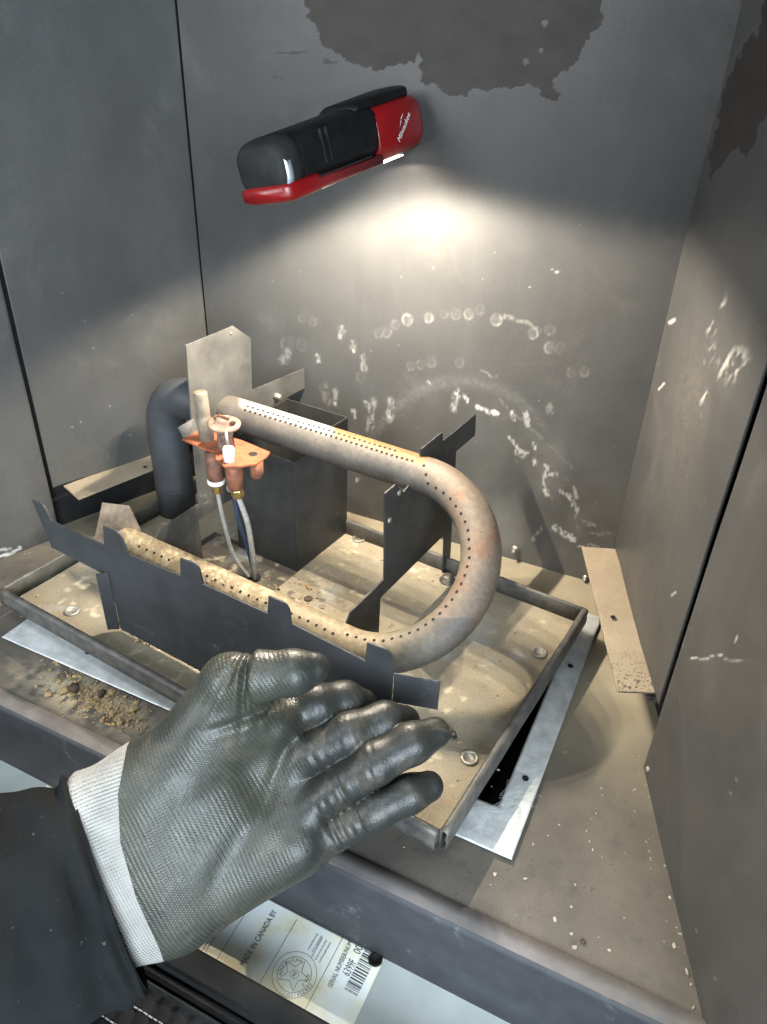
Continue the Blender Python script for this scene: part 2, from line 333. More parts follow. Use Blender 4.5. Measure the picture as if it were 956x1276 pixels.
# --- rear wall with its rings, drips and peeled paint
V, Q = grid((XL, YB, 0), (1, 0, 0), (0, 0, 1), np.arange(0, XR - XL + .0005, .0009), zs(-.002, .0009))
px, py = project(V); V[:, 1] += .0008 * (fbm(V[:, 0] * 9, V[:, 2] * 9, 3, 2) - .5); me = mesh_np('rear_wall', V, Q)
wob = (fbm(px / 9, py / 9, 3) - .5) * 9; wob2 = (fbm(px / 9, py / 9, 8) - .5) * 9
white = np.zeros(len(V)); g = fbm(px / 3.2, py / 3.2, 21); gf = np.clip((fbm(px / 2.2, py / 4.5, 27) - .34) * 4.5, 0, 1); wob = wob * 1.6; wob2 = wob2 * 1.6
rings = [(377, 397, 6, .22), (389, 401, 6, .25), (426, 411, 6, .25), (472, 415, 6, .35), (482, 414, 7, .35), (493, 405, 7, .35), (508, 399, 7, .85), (534, 396, 7, .6), (554, 391, 6, .3), (569, 391, 6, .4), (584, 391, 6, .55),
         (598, 386, 7, .28), (618, 398, 7, .75), (664, 416, 7, .6), (685, 411, 6, .3), (685, 433, 7, .55), (698, 434, 6, .25), (712, 464, 7, .3), (728, 463, 7, .35), (512, 456, 5, .2), (525, 454, 5, .2), (538, 451, 6, .22), (573, 451, 5, .2), (450, 470, 6, .2), (358, 428, 9, .16), (376, 430, 9, .18)]
for x, y, r, a in rings:
    r = r * random.uniform(.7, 1.1); a = a * random.uniform(.5, .95)
    d = np.hypot((px - x) / .9, py - y) + wob * .25; ring = np.exp(-((d - r) / 1.6) ** 2); disc = np.clip((r - d) / 2, 0, 1)
    ph_ = random.uniform(0, 6.28); low = .35 + .65 * np.clip(((py - y) * math.cos(ph_ * .3) + (px - x) * math.sin(ph_)) / r + .35, 0, 1); white = np.maximum(white, a * .44 * np.maximum(ring * low, disc * .25) * (.35 + .75 * gf))
z2 = lambda pts: [(340 + x * .46, 340 + y * .46) for x, y in pts]
drips = [([(500, 320), (493, 368)], 9, .55), ([(515, 335), (525, 350)], 5, .9), ([(502, 322), (498, 340)], 4, 1), ([(558, 362), (580, 375), (605, 377)], 6, 1), ([(648, 380), (652, 395)], 7, .9), ([(685, 380), (690, 410)], 9, .6), ([(640, 450), (660, 475), (690, 490)], 6, .7), ([(660, 480), (680, 494)], 9, .55),
         ([(708, 465), (712, 490)], 5, .9), ([(710, 510), (712, 520)], 6, .9), ([(740, 520), (738, 545), (765, 545)], 6, .8), ([(740, 545), (735, 575), (750, 610)], 6, .95), ([(780, 590), (805, 610), (822, 640)], 6, .7), ([(815, 580), (822, 605)], 6, .5), ([(822, 640), (818, 665), (825, 700)], 2, .5),
         ([(765, 690), (785, 708), (820, 720)], 8, 1), ([(705, 720), (725, 700), (730, 690)], 5, .55), ([(845, 680), (870, 685)], 6, .3), ([(828, 738), (882, 740)], 5, .8), ([(860, 705), (915, 708)], 4, .25),
         ([(220, 185), (220, 212)], 6, .3), ([(220, 210), (221, 212)], 3, .9), ([(245, 225), (247, 262)], 6, .25), ([(247, 258), (247, 262)], 3, .9), ([(123, 225), (124, 240)], 5, .5), ([(170, 318), (172, 355)], 6, .3), ([(170, 350), (172, 354)], 4, .9), ([(218, 370), (218, 392)], 6, .6), ([(250, 346), (268, 347)], 4, .9),
         ([(267, 350), (262, 420)], 13, .35), ([(262, 400), (260, 415)], 8, .4), ([(320, 350), (314, 395)], 10, .35), ([(314, 385), (314, 393)], 4, .8), ([(228, 560), (233, 564)], 6, .9), ([(40, 215), (30, 235)], 14, .2), ([(186, 150), (186, 170)], 8, .3), ([(422, 296), (424, 303)], 4, .9), ([(140, 310), (150, 350)], 12, .15), ([(748, 360), (752, 378)], 9, .25),
         ([(255, 655), (258, 662)], 4, .9), ([(560, 262), (600, 278)], 3, .3), ([(615, 345), (690, 410), (760, 480), (812, 530)], 5, .14), ([(480, 455), (500, 430)], 4, .1), ([(625, 115), (720, 150)], 6, .25)]
for pts, wd, a in drips:
    d = seg_dist(px + wob * .6, py + wob2 * .6, z2(pts)); white = np.maximum(white, a * .58 * np.clip((wd * .42 - d) / (1.2 + wd * .22) + .45, 0, 1) * (.12 + .95 * gf))
arc = np.abs(np.hypot((px - 575) / 135, (py - 640) / 165) - 1); white = np.maximum(white, .05 * np.exp(-(arc / .05) ** 2) * (py < 600) * g * 1.6)
for x, y, r in [(503, 292, 4), (530, 290, 2), (567, 291, 1.5), (540, 334, 2), (694, 339, 4), (688, 336, 2), (660, 358, 2), (722, 279, 1.5), (617, 314, 1.5), (500, 345, 1.5)]:
    white = np.maximum(white, .4 * np.clip(1.2 - np.hypot(px - x, (py - y) * 1.4) / (r * .75), 0, 1))
spk = vnoise(px / 2.3, py / 2.3, 77); white = np.maximum(white, np.where(spk > .992, .2, 0) * (py > 330)); white = np.maximum(white, .10 * np.clip((py - 480) / 200, 0, 1) * fbm(px / 40, py / 60, 5) ** 2 * 2)
bp = [(372, -80), (378, 0), (385, 20), (395, 35), (398, 50), (412, 62), (425, 70), (440, 80), (470, 88), (485, 85), (500, 80), (517, 78), (522, 66), (526, 72), (523, 105), (545, 105), (552, 118), (565, 122), (580, 120), (590, 108), (605, 114), (620, 108), (635, 110), (655, 106), (665, 108), (678, 122), (692, 125), (697, 120), (690, 112), (688, 100), (700, 92), (715, 82), (722, 70), (730, 50), (745, 35), (752, 28), (750, 10), (745, -80)]
w3 = (fbm(px / 7, py / 7, 31) - .5) * 10; w4 = (fbm(px / 7, py / 7, 41) - .5) * 10
bare = in_poly(px + w3, py + w4, bp).astype(float)
for x, y, r in [(655, 77, 4), (679, 29, 4), (675, 63, 3)]: bare[np.hypot(px - x + w3 * .3, py - y) < r] = 0
bare = np.maximum(bare, .7 * ((fbm(px / 22, py / 6, 51) > .70) & (px < 420) & (px > 340) & (py > 30) & (py < 100)))
attr(me, 'wear', np.stack([white, bare * (.80 + .2 * fbm(px / 30, py / 18, 57)), .22 * np.clip((py - 560) / 150, 0, 1) * fbm(px / 12, py / 12, 9)], 1)); struct(link('rear_wall', me, M['wall'], None, True))
# --- side walls: a rear panel and a front panel each, with a shadow gap
def panel(name, x0, Dv, s0, s1, z0, marks, parent=None, inset=0.0, step=.0012):
    nv = np.array([Dv[1], -Dv[0], 0]); nv = nv if nv[0] * (1 if x0 < -.3 else -1) > 0 else -nv
    V, Q = grid(np.array([x0, YB, 0]) - nv * inset, Dv, (0, 0, 1), np.linspace(s0, s1, int((s1 - s0) / step)), zs(z0, step)); px, py = project(V); V += nv * (.0022 * (fbm(V[:, 1] * 11, V[:, 2] * 8, int(abs(x0) * 100), 2) - .5))[:, None]; me = mesh_np(name, V, Q)
    attr(me, 'wear', np.stack(marks(px, py), 1)); o = link(name, me, M['wall'], parent, True)
    md = o.modifiers.new('thickness', 'SOLIDIFY'); md.thickness = .0016; md.offset = 1 if np.dot(np.array(me.polygons[0].normal), nv) < 0 else -1; return o
def marks_left(px, py):
    g = fbm(px / 5, py / 5, 61); sp = vnoise(px / 2.2, py / 2.2, 62)
    wh = np.where(sp > .985, .3, 0) * np.clip((py - 300) / 200, 0, 1)
    for p, wd, a in [([(0, 693), (14, 690), (26, 682)], 3, .9), ([(0, 685), (12, 684)], 3, .5)]:
        wh = np.maximum(wh, a * np.clip(wd * .5 - seg_dist(px, py, p) + .5, 0, 1) * (.4 + g))
    return [wh, 0 * px, .15 * np.clip((py - 520) / 100, 0, 1) * g]
def marks_right(px, py):
    g = fbm(px / 6, py / 6, 71); a_ = (fbm(px / 6, py / 8, 81) - .5) * 9; b_ = (fbm(px / 6, py / 8, 91) - .5) * 9
    P = [(952, -60), (950, 0), (945, 45), (935, 43), (913, 85), (903, 110), (898, 136), (883, 196), (885, 223), (903, 201), (918, 181), (928, 193), (940, 181), (943, 161), (960, 140), (1100, 100), (1100, -60)]
    bare = in_poly(px + a_, py + b_, P).astype(float)
    st = fbm((px * .85 + py * .45) / 4, (py * .9 - px * .5) / 14, 95); sc = 0 * px
    for x, y, rx, ry in [(893, 392, 9, 26), (912, 455, 20, 22), (885, 440, 6, 14), (878, 490, 4, 14)]:
        sc = np.maximum(sc, np.clip(1.25 - np.hypot((px - x + (py - y) * .35) / rx, (py - y) / ry), 0, 1))
    wh = np.clip((st - .50) * 5, 0, 1) * sc * .55
    for p, wd, a in [([(862, 820), (880, 822), (893, 815), (905, 818)], 1.6, .7), ([(905, 822), (935, 824)], 2, .3), ([(836, 402), (841, 398)], 5, .5), ([(822, 485), (828, 478)], 3, .5), ([(838, 742), (842, 738)], 3, .4), ([(918, 800), (920, 792)], 2, .5)]:
        wh = np.maximum(wh, a * np.clip(wd * .5 - seg_dist(px + a_ * .3, py + b_ * .3, p) + .5, 0, 1) * (.3 + g))
    sp = vnoise(px / 2.4, py / 2.4, 72); wh = np.maximum(wh, np.where(sp > .988, .22, 0) * (py > 330))
    dust = .35 * np.exp(-((px - 850 - (py - 560) * -.12) / 28) ** 2) * np.clip((py - 380) / 100, 0, 1) * np.clip((720 - py) / 200, 0, 1) * fbm(px / 2, py / 2, 99) + .12 * (px > 850) * (py > 820) * fbm(px / 30, py / 30, 98)
    return [wh, bare * (.8 + .2 * fbm(px / 30, py / 18, 58)), dust]
wl = struct(panel('wall_left', XL, DL, .0015, .1735, .050, marks_left))
struct(panel('wall_left_front', XL, DL, .1775, .62, -.001, marks_left, None, -.0015, .002))
wr = struct(panel('wall_right', XR, DR, -.004, .1830, .043, marks_right))
struct(panel('wall_right_front', XR, DR, .1975, .44, -.001, marks_right, None, -.003, .0016))
# near-black sheets added behind the gaps to make them read dark
for nm, x0, Dv, sg in (('wall_left_dark_backing', XL, DL, 1), ('wall_right_dark_backing', XR, DR, -1)):
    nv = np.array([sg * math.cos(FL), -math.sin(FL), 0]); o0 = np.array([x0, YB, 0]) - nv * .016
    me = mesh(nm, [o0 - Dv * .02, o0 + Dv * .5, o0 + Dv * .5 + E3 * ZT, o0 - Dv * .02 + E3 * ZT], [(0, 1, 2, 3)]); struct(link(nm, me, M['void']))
top = mesh('firebox_top', [(-.75, .20, ZT), (.35, .20, ZT), (.35, .6, ZT), (-.75, .6, ZT)], [(0, 1, 2, 3)]); struct(link('firebox_top', top, M['black']))
# bent-in dusty flanges at the feet of the rear panels
def flange(name, pix, z, parent, mat):
    P = [pz(x, y, z) for x, y in pix]; V, Q = [], []
    n = 260; k = 60
    for i in range(n + 1):
        for j in range(k + 1):
            s, t = i / n, j / k; V.append((P[0] * (1 - s) + P[3] * s) * (1 - t) + (P[1] * (1 - s) + P[2] * s) * t)
    V = np.array(V); I = np.arange(len(V)).reshape(n + 1, k + 1); Q = np.stack([I[:-1, :-1], I[1:, :-1], I[1:, 1:], I[:-1, 1:]], -1).reshape(-1, 4)
    me = mesh_np(name, V, Q); px, py = project(V); gg = vnoise(px / 2.0, py / 2.0, 5); e = np.clip((py - 800) / 60, 0, 1) if x0pos(pix) else 0
    attr(me, 'dirt', np.stack([np.clip((gg - .62) * 4, 0, 1) * e + .15 * fbm(px / 10, py / 10, 6), 0 * px, 0 * px], 1)); o = link(name, me, mat, parent)
    md = o.modifiers.new('thickness', 'SOLIDIFY'); md.thickness = .0014; return o
def x0pos(pix): return pix[0][0] > 400
flange('flange', [(725, 681), (767, 684), (822, 863), (770, 861)], .043, wr, M['ledge'])
flange('flange', [(98, 622), (79, 605), (196, 562), (200, 581)], .050, wl, M['ledge'])
hole_px = (764, 768)
me = lathe('flange_hole', pz(764, 769, .0446), (0, 0, 1), [(.0018, 0), (.0018, .0003)], 14); link('hole', me, M['hole'], wr)
me = lathe('flange_hole', pz(181, 582, .0516), (0, 0, 1), [(.0018, 0), (.0018, .0003)], 14); link('hole', me, M['hole'], wl)
# --- floor with the burner opening
OPX = (-.430, -.0552); OPY = (.305, .500)
V, Q = grid((0, 0, 0), (1, 0, 0), (0, 1, 0), np.arange(-.66, .215, .0014), np.arange(.2300, .60, .0014), lambda x, y: ~((x > OPX[0]) & (x < OPX[1]) & (y > OPY[0]) & (y < OPY[1])))
V[:, 2] += .0006 * (fbm(V[:, 0] * 60, V[:, 1] * 60, 4) - .5); me = mesh_np('floor', V, Q); x, y = V[:, 0], V[:, 1]
dark = np.clip(.75 - 1.1 * fbm(x * 25, y * 25, 11), 0, 1) * np.clip((-.02 - x) / .10, .12, 1) * np.clip((.30 - y) / .05, 0, 1) * 1.0
dark = np.maximum(dark, .5 * np.clip((fbm(x * 130, y * 130, 15) - .62) * 6, 0, 1)); dark = np.maximum(dark, np.where(vnoise(x * 620, y * 620, 18) > .965, .8, 0))
yel = np.exp(-(((x + .345) / .05) ** 2 + ((y - .258) / .013) ** 2)) * np.clip((fbm(x * 160, y * 160, 13) - .38) * 5, 0, 1); grit = np.where(vnoise(x * 700, y * 700, 19) > .985, .45, 0)
dust = .55 * np.clip((y - .34) / .10, 0, 1) * (.6 + .5 * fbm(x * 50, y * 50, 29)) + .10 * np.clip((x + .06) / .06, 0, 1) * fbm(x * 40, y * 40, 30)
attr(me, 'dirt', np.stack([dark * (1 - .6 * np.clip(dust * 2, 0, 1)), np.clip(yel * .8 + grit + dust, 0, 1), 0 * x], 1)); struct(link('floor', me, M['floor'], None, True))
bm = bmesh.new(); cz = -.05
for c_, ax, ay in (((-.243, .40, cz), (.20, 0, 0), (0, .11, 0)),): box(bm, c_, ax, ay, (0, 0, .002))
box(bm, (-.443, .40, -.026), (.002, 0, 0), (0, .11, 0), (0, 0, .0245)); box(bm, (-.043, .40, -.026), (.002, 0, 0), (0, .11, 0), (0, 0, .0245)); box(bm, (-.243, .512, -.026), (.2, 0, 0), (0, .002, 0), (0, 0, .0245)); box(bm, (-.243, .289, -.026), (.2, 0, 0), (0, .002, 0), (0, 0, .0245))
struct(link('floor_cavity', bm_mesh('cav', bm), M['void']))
# --- front sill: folded sheet over the edge of the floor
prof = [(.2368, .0006), (.2366, .0018), (.2290, .0022), (.2255, .0018), (.2238, .0006), (.2232, -.0015), (.2232, -.0640)]
xs = np.linspace(-.70, .24, 60); V = np.array([(x, p[0], p[1]) for x in xs for p in prof]); k = len(prof); I = np.arange(len(V)).reshape(len(xs), k)
sq = np.stack([I[:-1, :-1], I[1:, :-1], I[1:, 1:], I[:-1, 1:]], -1); so = struct(link('front_sill', mesh_np('front_sill', V, sq[:, 3:].reshape(-1, 4)), M['sill'], None, True))
me = mesh_np('sill_top', V, sq[:, :3].reshape(-1, 4)); link('top_strip', me, M['silltop'], so, True)
# --- lower shelf that carries the rating label
me = mesh('lower_shelf', [(-.75, .02, -.0625), (.25, .02, -.0625), (.25, .228, -.0625), (-.75, .228, -.0625)], [(0, 1, 2, 3)]); struct(link('lower_shelf', me, M['galv']))
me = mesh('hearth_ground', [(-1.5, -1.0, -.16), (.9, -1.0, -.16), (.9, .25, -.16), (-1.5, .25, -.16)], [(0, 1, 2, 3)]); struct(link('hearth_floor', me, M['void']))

# ================================================================== THINGS
# --- aluminium sheet on the floor under the tray
fx0, fx1, fy0, fy1 = -.4445, -.0355, .2745, .520
V, Q = grid((0, 0, .0028), (1, 0, 0), (0, 1, 0), np.arange(fx0, fx1 + 1e-4, .0015), np.arange(fy0, fy1, .0015), lambda x, y: ~((x > OPX[0]) & (x < OPX[1]) & (y > OPY[0]) & (y < OPY[1])))
V[:, 2] += .0009 * (fbm(V[:, 0] * 45, V[:, 1] * 45, 23) - .3); me = mesh_np('sheet', V, Q)
root = thing('aluminium_sheet', (-.24, .30, .002), 'crinkled bare aluminium sheet lying under the burner tray', 'metal sheet')
o = link('sheet', me, M['foil'], root, True); md = o.modifiers.new('t', 'SOLIDIFY'); md.thickness = .0006
for x, y in ((655, 970), (711, 830), (110, 813)):
    link('punched_hole', lathe('h', pz(x, y, .0036), (0, 0, 1), [(.0021, 0), (.0021, .0003)], 14), M['hole'], root)
# --- burner tray
U0, U1, V0, V1 = -.4885, -.1005, .2440, .4790; TZ = .016; RZ = .030
tray = thing('burner_tray', TR(-.295, .36, .004), 'shallow dusty tan sheet metal tray under the burner tube', 'tray')
us, vs = np.arange(U0 + .002, U1 - .001, .0012), np.arange(V0 + .002, V1 - .001, .0012)
V, Q = grid((0, 0, TZ), E1, E2, us, vs); A, Bq = np.meshgrid(us, vs, indexing='ij'); u, v = A.ravel(), Bq.ravel(); me = mesh_np('pan', V, Q)
pl = (u < -.326) & (u > -.425) & (v > .30) & (v < .412)
dk = np.where(pl, np.clip(1.55 - 1.25 * fbm(u * 70, v * 70, 33), .3, .97), 0); dk = np.maximum(dk, .9 * np.clip((fbm(u * 150, v * 150, 35) - .60) * 9, 0, 1) * np.exp(-(((u + .30) / .06) ** 2 + ((v - .36) / .05) ** 2)))
dk = np.maximum(dk, .30 * np.clip((fbm(u * 22, v * 60, 36) - .5) * 4, 0, 1)); dk = np.maximum(dk, np.where(vnoise(u * 640, v * 640, 38) > .972, .75, 0)); dk = np.maximum(dk, np.clip((-.33 - u) / .08, 0, .55) * fbm(u * 40, v * 40, 3) * (v < .30))
dk = np.maximum(dk, .85 * (np.abs(u + .3255) < .0007) * (v > .355) * (v < .412))
gr = np.clip((fbm(u * 110, v * 110, 37) - .66) * 6, 0, 1) * .7
attr(me, 'dirt', np.stack([dk, gr, .35 * np.clip((fbm(u * 35, v * 35, 39) - .66) * 6, 0, 1)], 1)); link('pan', me, M['tray'], tray, True)
def rim(p, q, out, name='rim', extra=.0):
    p, q, out = map(np.asarray, (p, q, out)); t = nrm(q - p); V = []; n = 50
    pr = [(-.0010, TZ - .0005), (-.0010, RZ - .0012), (-.0004, RZ), (.0014, RZ + .0001), (.0022, RZ - .0006), (.0024, RZ - .0022), (.0018, RZ - .006), (.0026, RZ - .008), (.0026, RZ - .0125), (.0, RZ - .0135)]
    for i in range(n + 1):
        c = p + (q - p) * i / n; wv = .00012 * math.sin(i * .5) + .00006 * random.uniform(-1, 1)
        for a, z in pr: V.append(c + out * (a + wv) + E3 * (z + wv * .5))
    k = len(pr); I = np.arange(len(V)).reshape(n + 1, k); Fq = np.stack([I[:-1, :-1], I[1:, :-1], I[1:, 1:], I[:-1, 1:]], -1).reshape(-1, 4)
    o = link(name, mesh_np(name, np.array(V), Fq), M['rim'], tray); md = o.modifiers.new('t', 'SOLIDIFY'); md.thickness = .001; return o
rim(TR(U0, V0, 0), TR(U1 - .0022, V0, 0), -E2); rim(TR(U1, V0 + .001, 0), TR(U1, V1, 0), E1); rim(TR(U0, V1, 0), TR(U1, V1, 0), E2); rim(TR(U0, V0, 0), TR(U0, V1, 0), -E1)
# rivets of the tray (shared mesh)
def ring_rivet(name):
    return lathe(name, (0, 0, 0), (0, 0, 1), [(.0062, 0), (.0060, .0009), (.0050, .0013), (.0040, .0012), (.0034, .0002), (.0030, -.0016), (.0001, -.0016)], 20)
rv = ring_rivet('rivet')
for i, (a, c) in enumerate([(447, 672), (672, 814), (585, 945), (90, 762)]):
    uu, v2 = tz(a, c, TZ); o = bpy.data.objects.new('rivet', rv); C.objects.link(o)
    if not rv.materials: rv.materials.append(M['steel']); rv.polygons.foreach_set('use_smooth', [True] * len(rv.polygons))
    o.parent = tray; o.location = Vector(TR(uu, v2, TZ + .0002)) - tray.location
# --- two support brackets (bridge shaped sheets across the tray)
def vz_plate(name, u, pts, mat, parent, thick=.0014): return link(name, plate(name, [TR(u, a, z) for a, z in pts], thick), mat, parent)
br = thing('support_bracket', TR(-.223, .42, TZ), 'low black bridge-shaped bracket holding the burner tube near its bend', 'bracket')
vz_plate('upright', -.223, [(.338, TZ), (.372, TZ), (.372, .0565), (.4716, .0582), (.475, TZ), (.4875, TZ), (.4785, .1316), (.5118, .132), (.5094, .152), (.4535, .150), (.4521, .1586), (.4205, .1575), (.42, .138), (.398, .133), (.3865, .1447), (.373, .144), (.3775, .0702), (.334, .0695), (.325, .058)], M['black'], br)
link('foot_flange', plate('ff', [TR(-.223, .476, TZ + .001), TR(-.223, .4875, TZ + .001), TR(-.205, .4875, TZ + .001), TR(-.205, .476, TZ + .001)], .0014), M['black'], br)
def bolt(base, axis, r, h, mat, parent, name='bolt'):
    return link(name, lathe(name, base, axis, [(r * .6, -h), (r * .6, 0), (r, 0), (r, h * .35), (r * .85, h * .8), (r * .35, h), (.00001, h)], 14), mat, parent, True)
for a, c in ((497, 614), (485, 648)):
    r = rayw(a, c); s = -.2222 / r.dot(E1); p = CAM + r * s; bolt(p, E1, .0022, .0012, M['steel'], br)
bl = thing('support_bracket', TR(-.405, .42, TZ), 'tall grey heat-stained bracket with clipped corner behind the pilot', 'bracket')
vz_plate('upright', -.405, [(.338, TZ), (.3752, TZ), (.3752, .0555), (.466, .0575), (.470, TZ), (.482, TZ), (.4705, .1235), (.5245, .1235), (.5245, .143), (.4511, .1455), (.4542, .1909), (.4344, .2062), (.3825, .205), (.3800, .150), (.378, .072), (.378, .0695), (.334, .0688), (.325, .058)], M['shield'], bl)
r = rayw(343, 493); p = CAM + r * (-.404 / r.dot(E1)); bolt(p, E1, .0028, .0065, M['steel'], bl)
r = rayw(288, 415); p = CAM + r * (-.404 / r.dot(E1)); bolt(p, E1, .0011, .0006, M['steel'], bl, 'rivet')
# --- black box standing behind the burner tube
bx = thing('air_box', TR(-.36, .448, TZ), 'open-topped black sheet metal box behind the burner tube', 'box')
b0, b1, c0, c1 = -.390, -.326, .406, .480
link('side_panel', plate('s', [TR(b1, c0, TZ), TR(b1, c1, TZ), TR(b1, c1, .132), TR(b1, .437, .132), TR(b1, .434, .121), TR(b1, c0, .121)], .0014), M['black'], bx)
link('front_panel', plate('s', [TR(b0, c0 + .0005, TZ), TR(b1 - .0008, c0 + .0005, TZ), TR(b1 - .0008, c0 + .0005, .121), TR(b0, c0 + .0005, .121)], .0014), M['black'], bx)
link('rear_panel', plate('s', [TR(b0, c1, TZ), TR(b1 - .0008, c1, TZ), TR(b1 - .0008, c1, .132), TR(b0, c1, .132)], .0014), M['black'], bx)
link('side_panel', plate('s', [TR(b0, c0, TZ), TR(b0, c1, TZ), TR(b0, c1, .132), TR(b0, .437, .132), TR(b0, .434, .121), TR(b0, c0, .121)], .0014), M['black'], bx)
# --- front shield with its five tabs
fs = thing('front_shield', TR(-.30, .2716, TZ), 'long dark grey upright sheet with notched tabs along the front of the burner', 'sheet metal')
vf = .2716
ow = [(-.4640, .1060), (-.4505, .1067), (-.4455, .0936), (-.3885, .0940), (-.3860, .1121), (-.3690, .1129), (-.3648, .0966), (-.3145, .0990), (-.3132, .1143), (-.2969, .1159), (-.2955, .1010), (-.2415, .1015), (-.2403, .1161), (-.2251, .1168), (-.2240, .1025), (-.1705, .1000), (-.1696, .1146), (-.1539, .1165), (-.1521, .1008), (-.1521, .0780), (-.1521, .0185), (-.3890, .0185), (-.3890, .0670), (-.4530, .0672)]
ow = rounded(ow, {1, 5, 9, 13, 17}, .005)
link('sheet', plate('fs', [TR(a, vf, z) for a, z in ow], .0014), M['bluegrey'], fs)
ue, ve = tz(549, 849, .1008); dz = .1008
pb = pd(0, 0, 1)
rr_ = rayw(546, 893); dirw = np.array([ue + .1521, ve - vf]); 
link('wing', plate('wing', [TR(-.1515, vf, .0785), TR(ue, ve, .0790), TR(ue, ve, dz), TR(-.1515, vf, dz)], .0014), M['bluegrey'], fs)
link('return_flange', plate('rf', [TR(-.3893, vf - .0008, .0185), TR(-.3960, vf - .0065, .0185), TR(-.3965, vf - .0065, .0700), TR(-.3893, vf - .0008, .0715)], .0013), M['bluegrey'], fs)
# --- burner tube: U-shaped pipe with drilled ports, elbow sleeve at the inlet
D2 = .0137; vr_, zr_, vq, zq, uc = .420, .138, .320, .052, -.2165
R_ = math.hypot(vr_ - vq, zr_ - zq) / 2; path = [TR(a, vr_, zr_) for a in np.linspace(-.452, uc, 150)[:-1]]
for t in np.linspace(0, math.pi, 130): k = math.cos(t); path.append(TR(uc + R_ * math.sin(t), (vr_ + vq) / 2 + (vr_ - vq) / 2 * k, (zr_ + zq) / 2 + (zr_ - zq) / 2 * k))
path += [TR(a, vq, zq) for a in np.linspace(uc, -.432, 150)[1:]]
bt = thing('burner_tube', TR(-.29, .37, TZ), 'rusty U-shaped gas burner tube drilled with small flame ports', 'burner')
nt_ = 48; V, Fc = tube(path, D2, nt_, False); V = np.array(V); me = mesh_np('tube', V, np.array(Fc)); px, py = project(V)
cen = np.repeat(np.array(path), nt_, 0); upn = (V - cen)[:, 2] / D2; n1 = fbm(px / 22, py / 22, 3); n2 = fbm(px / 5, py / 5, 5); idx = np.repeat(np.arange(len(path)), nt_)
def mixa(a, b, f): f = np.clip(f, 0, 1)[:, None]; return a * (1 - f) + b * f
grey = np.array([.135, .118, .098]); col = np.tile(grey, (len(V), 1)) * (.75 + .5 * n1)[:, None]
col = mixa(col, np.array([.055, .048, .042]), np.clip(-.0 - upn, 0, 1) * 1.4)                              # shade of the underside put into the colour
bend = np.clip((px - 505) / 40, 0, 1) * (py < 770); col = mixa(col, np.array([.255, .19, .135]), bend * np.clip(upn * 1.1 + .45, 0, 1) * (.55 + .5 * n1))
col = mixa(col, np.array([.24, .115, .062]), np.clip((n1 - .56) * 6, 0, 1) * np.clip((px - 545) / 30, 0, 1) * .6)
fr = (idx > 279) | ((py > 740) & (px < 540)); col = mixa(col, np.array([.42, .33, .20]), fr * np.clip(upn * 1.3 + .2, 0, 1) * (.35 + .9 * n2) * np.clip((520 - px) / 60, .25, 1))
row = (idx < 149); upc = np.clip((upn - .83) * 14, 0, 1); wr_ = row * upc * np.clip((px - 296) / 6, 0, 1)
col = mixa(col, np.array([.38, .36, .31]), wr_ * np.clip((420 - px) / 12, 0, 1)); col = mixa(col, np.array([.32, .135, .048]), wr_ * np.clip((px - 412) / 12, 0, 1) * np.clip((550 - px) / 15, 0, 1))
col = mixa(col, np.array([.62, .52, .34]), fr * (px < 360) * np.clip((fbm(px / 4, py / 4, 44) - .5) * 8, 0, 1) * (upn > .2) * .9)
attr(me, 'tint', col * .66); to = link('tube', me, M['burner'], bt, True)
bvh = BVHTree.FromPolygons([Vector(p) for p in V], [tuple(f) for f in Fc]); PH = []
def ports(pts, step_px):
    pts = [np.array(p, float) for p in pts]; L = 0; nxt = 0
    for a, c in zip(pts[:-1], pts[1:]):
        l = np.linalg.norm(c - a)
        while nxt <= L + l: q = a + (c - a) * (nxt - L) / l; PH.append(q); nxt += step_px
        L += l
ports([(173.6, 681), (192, 689), (218, 701)], 10.2); ports([(258, 718), (274, 725.6), (318.5, 746), (383, 773.5), (422, 793)], 11.5); ports([(433, 791), (455, 797), (478, 798.6), (500, 793), (524, 783.5), (545, 768), (563, 748), (574, 730), (580.6, 714), (585, 695), (585, 676), (583, 658), (576.6, 642.5), (562, 622), (549, 611), (533.6, 603), (530, 587), (527, 575)], 11.4)
ports([(305.5, 511), (413.5, 543.7), (496, 569.7), (520, 576)], 6.6); ports([(309, 506.5), (413, 537.5), (498, 563.5)], 6.6)
bm = bmesh.new()
for q in PH:
    r = Vector(rayw(*q)).normalized(); h, nn, _, dd = bvh.ray_cast(Vector(CAM), r)
    if h is None: continue
    nn = -nn if nn.dot(r) > 0 else nn; s, t = frame_of(np.array(nn)); rad = .00115
    for off in (.00012,): bm.faces.new([bm.verts.new(h + nn * off + Vector(rad * (math.cos(a) * s + math.sin(a) * t))) for a in np.linspace(0, 2 * math.pi, 10, endpoint=False)])
po = link('flame_ports', bm_mesh('ports', bm), M['hole'], bt); po['kind'] = 'stuff'
# crimped left end of the front leg
ue0 = -.432
link('crimped_end', plate('ce', [TR(ue0 + .004, vq - .0125, zq - .010), TR(ue0 - .022, vq - .014, zq - .004), TR(ue0 - .024, vq + .004, zq + .028), TR(ue0 - .006, vq + .015, zq + .026), TR(ue0 + .006, vq + .013, zq + .008)], .003, .0008), M['rod'], bt)
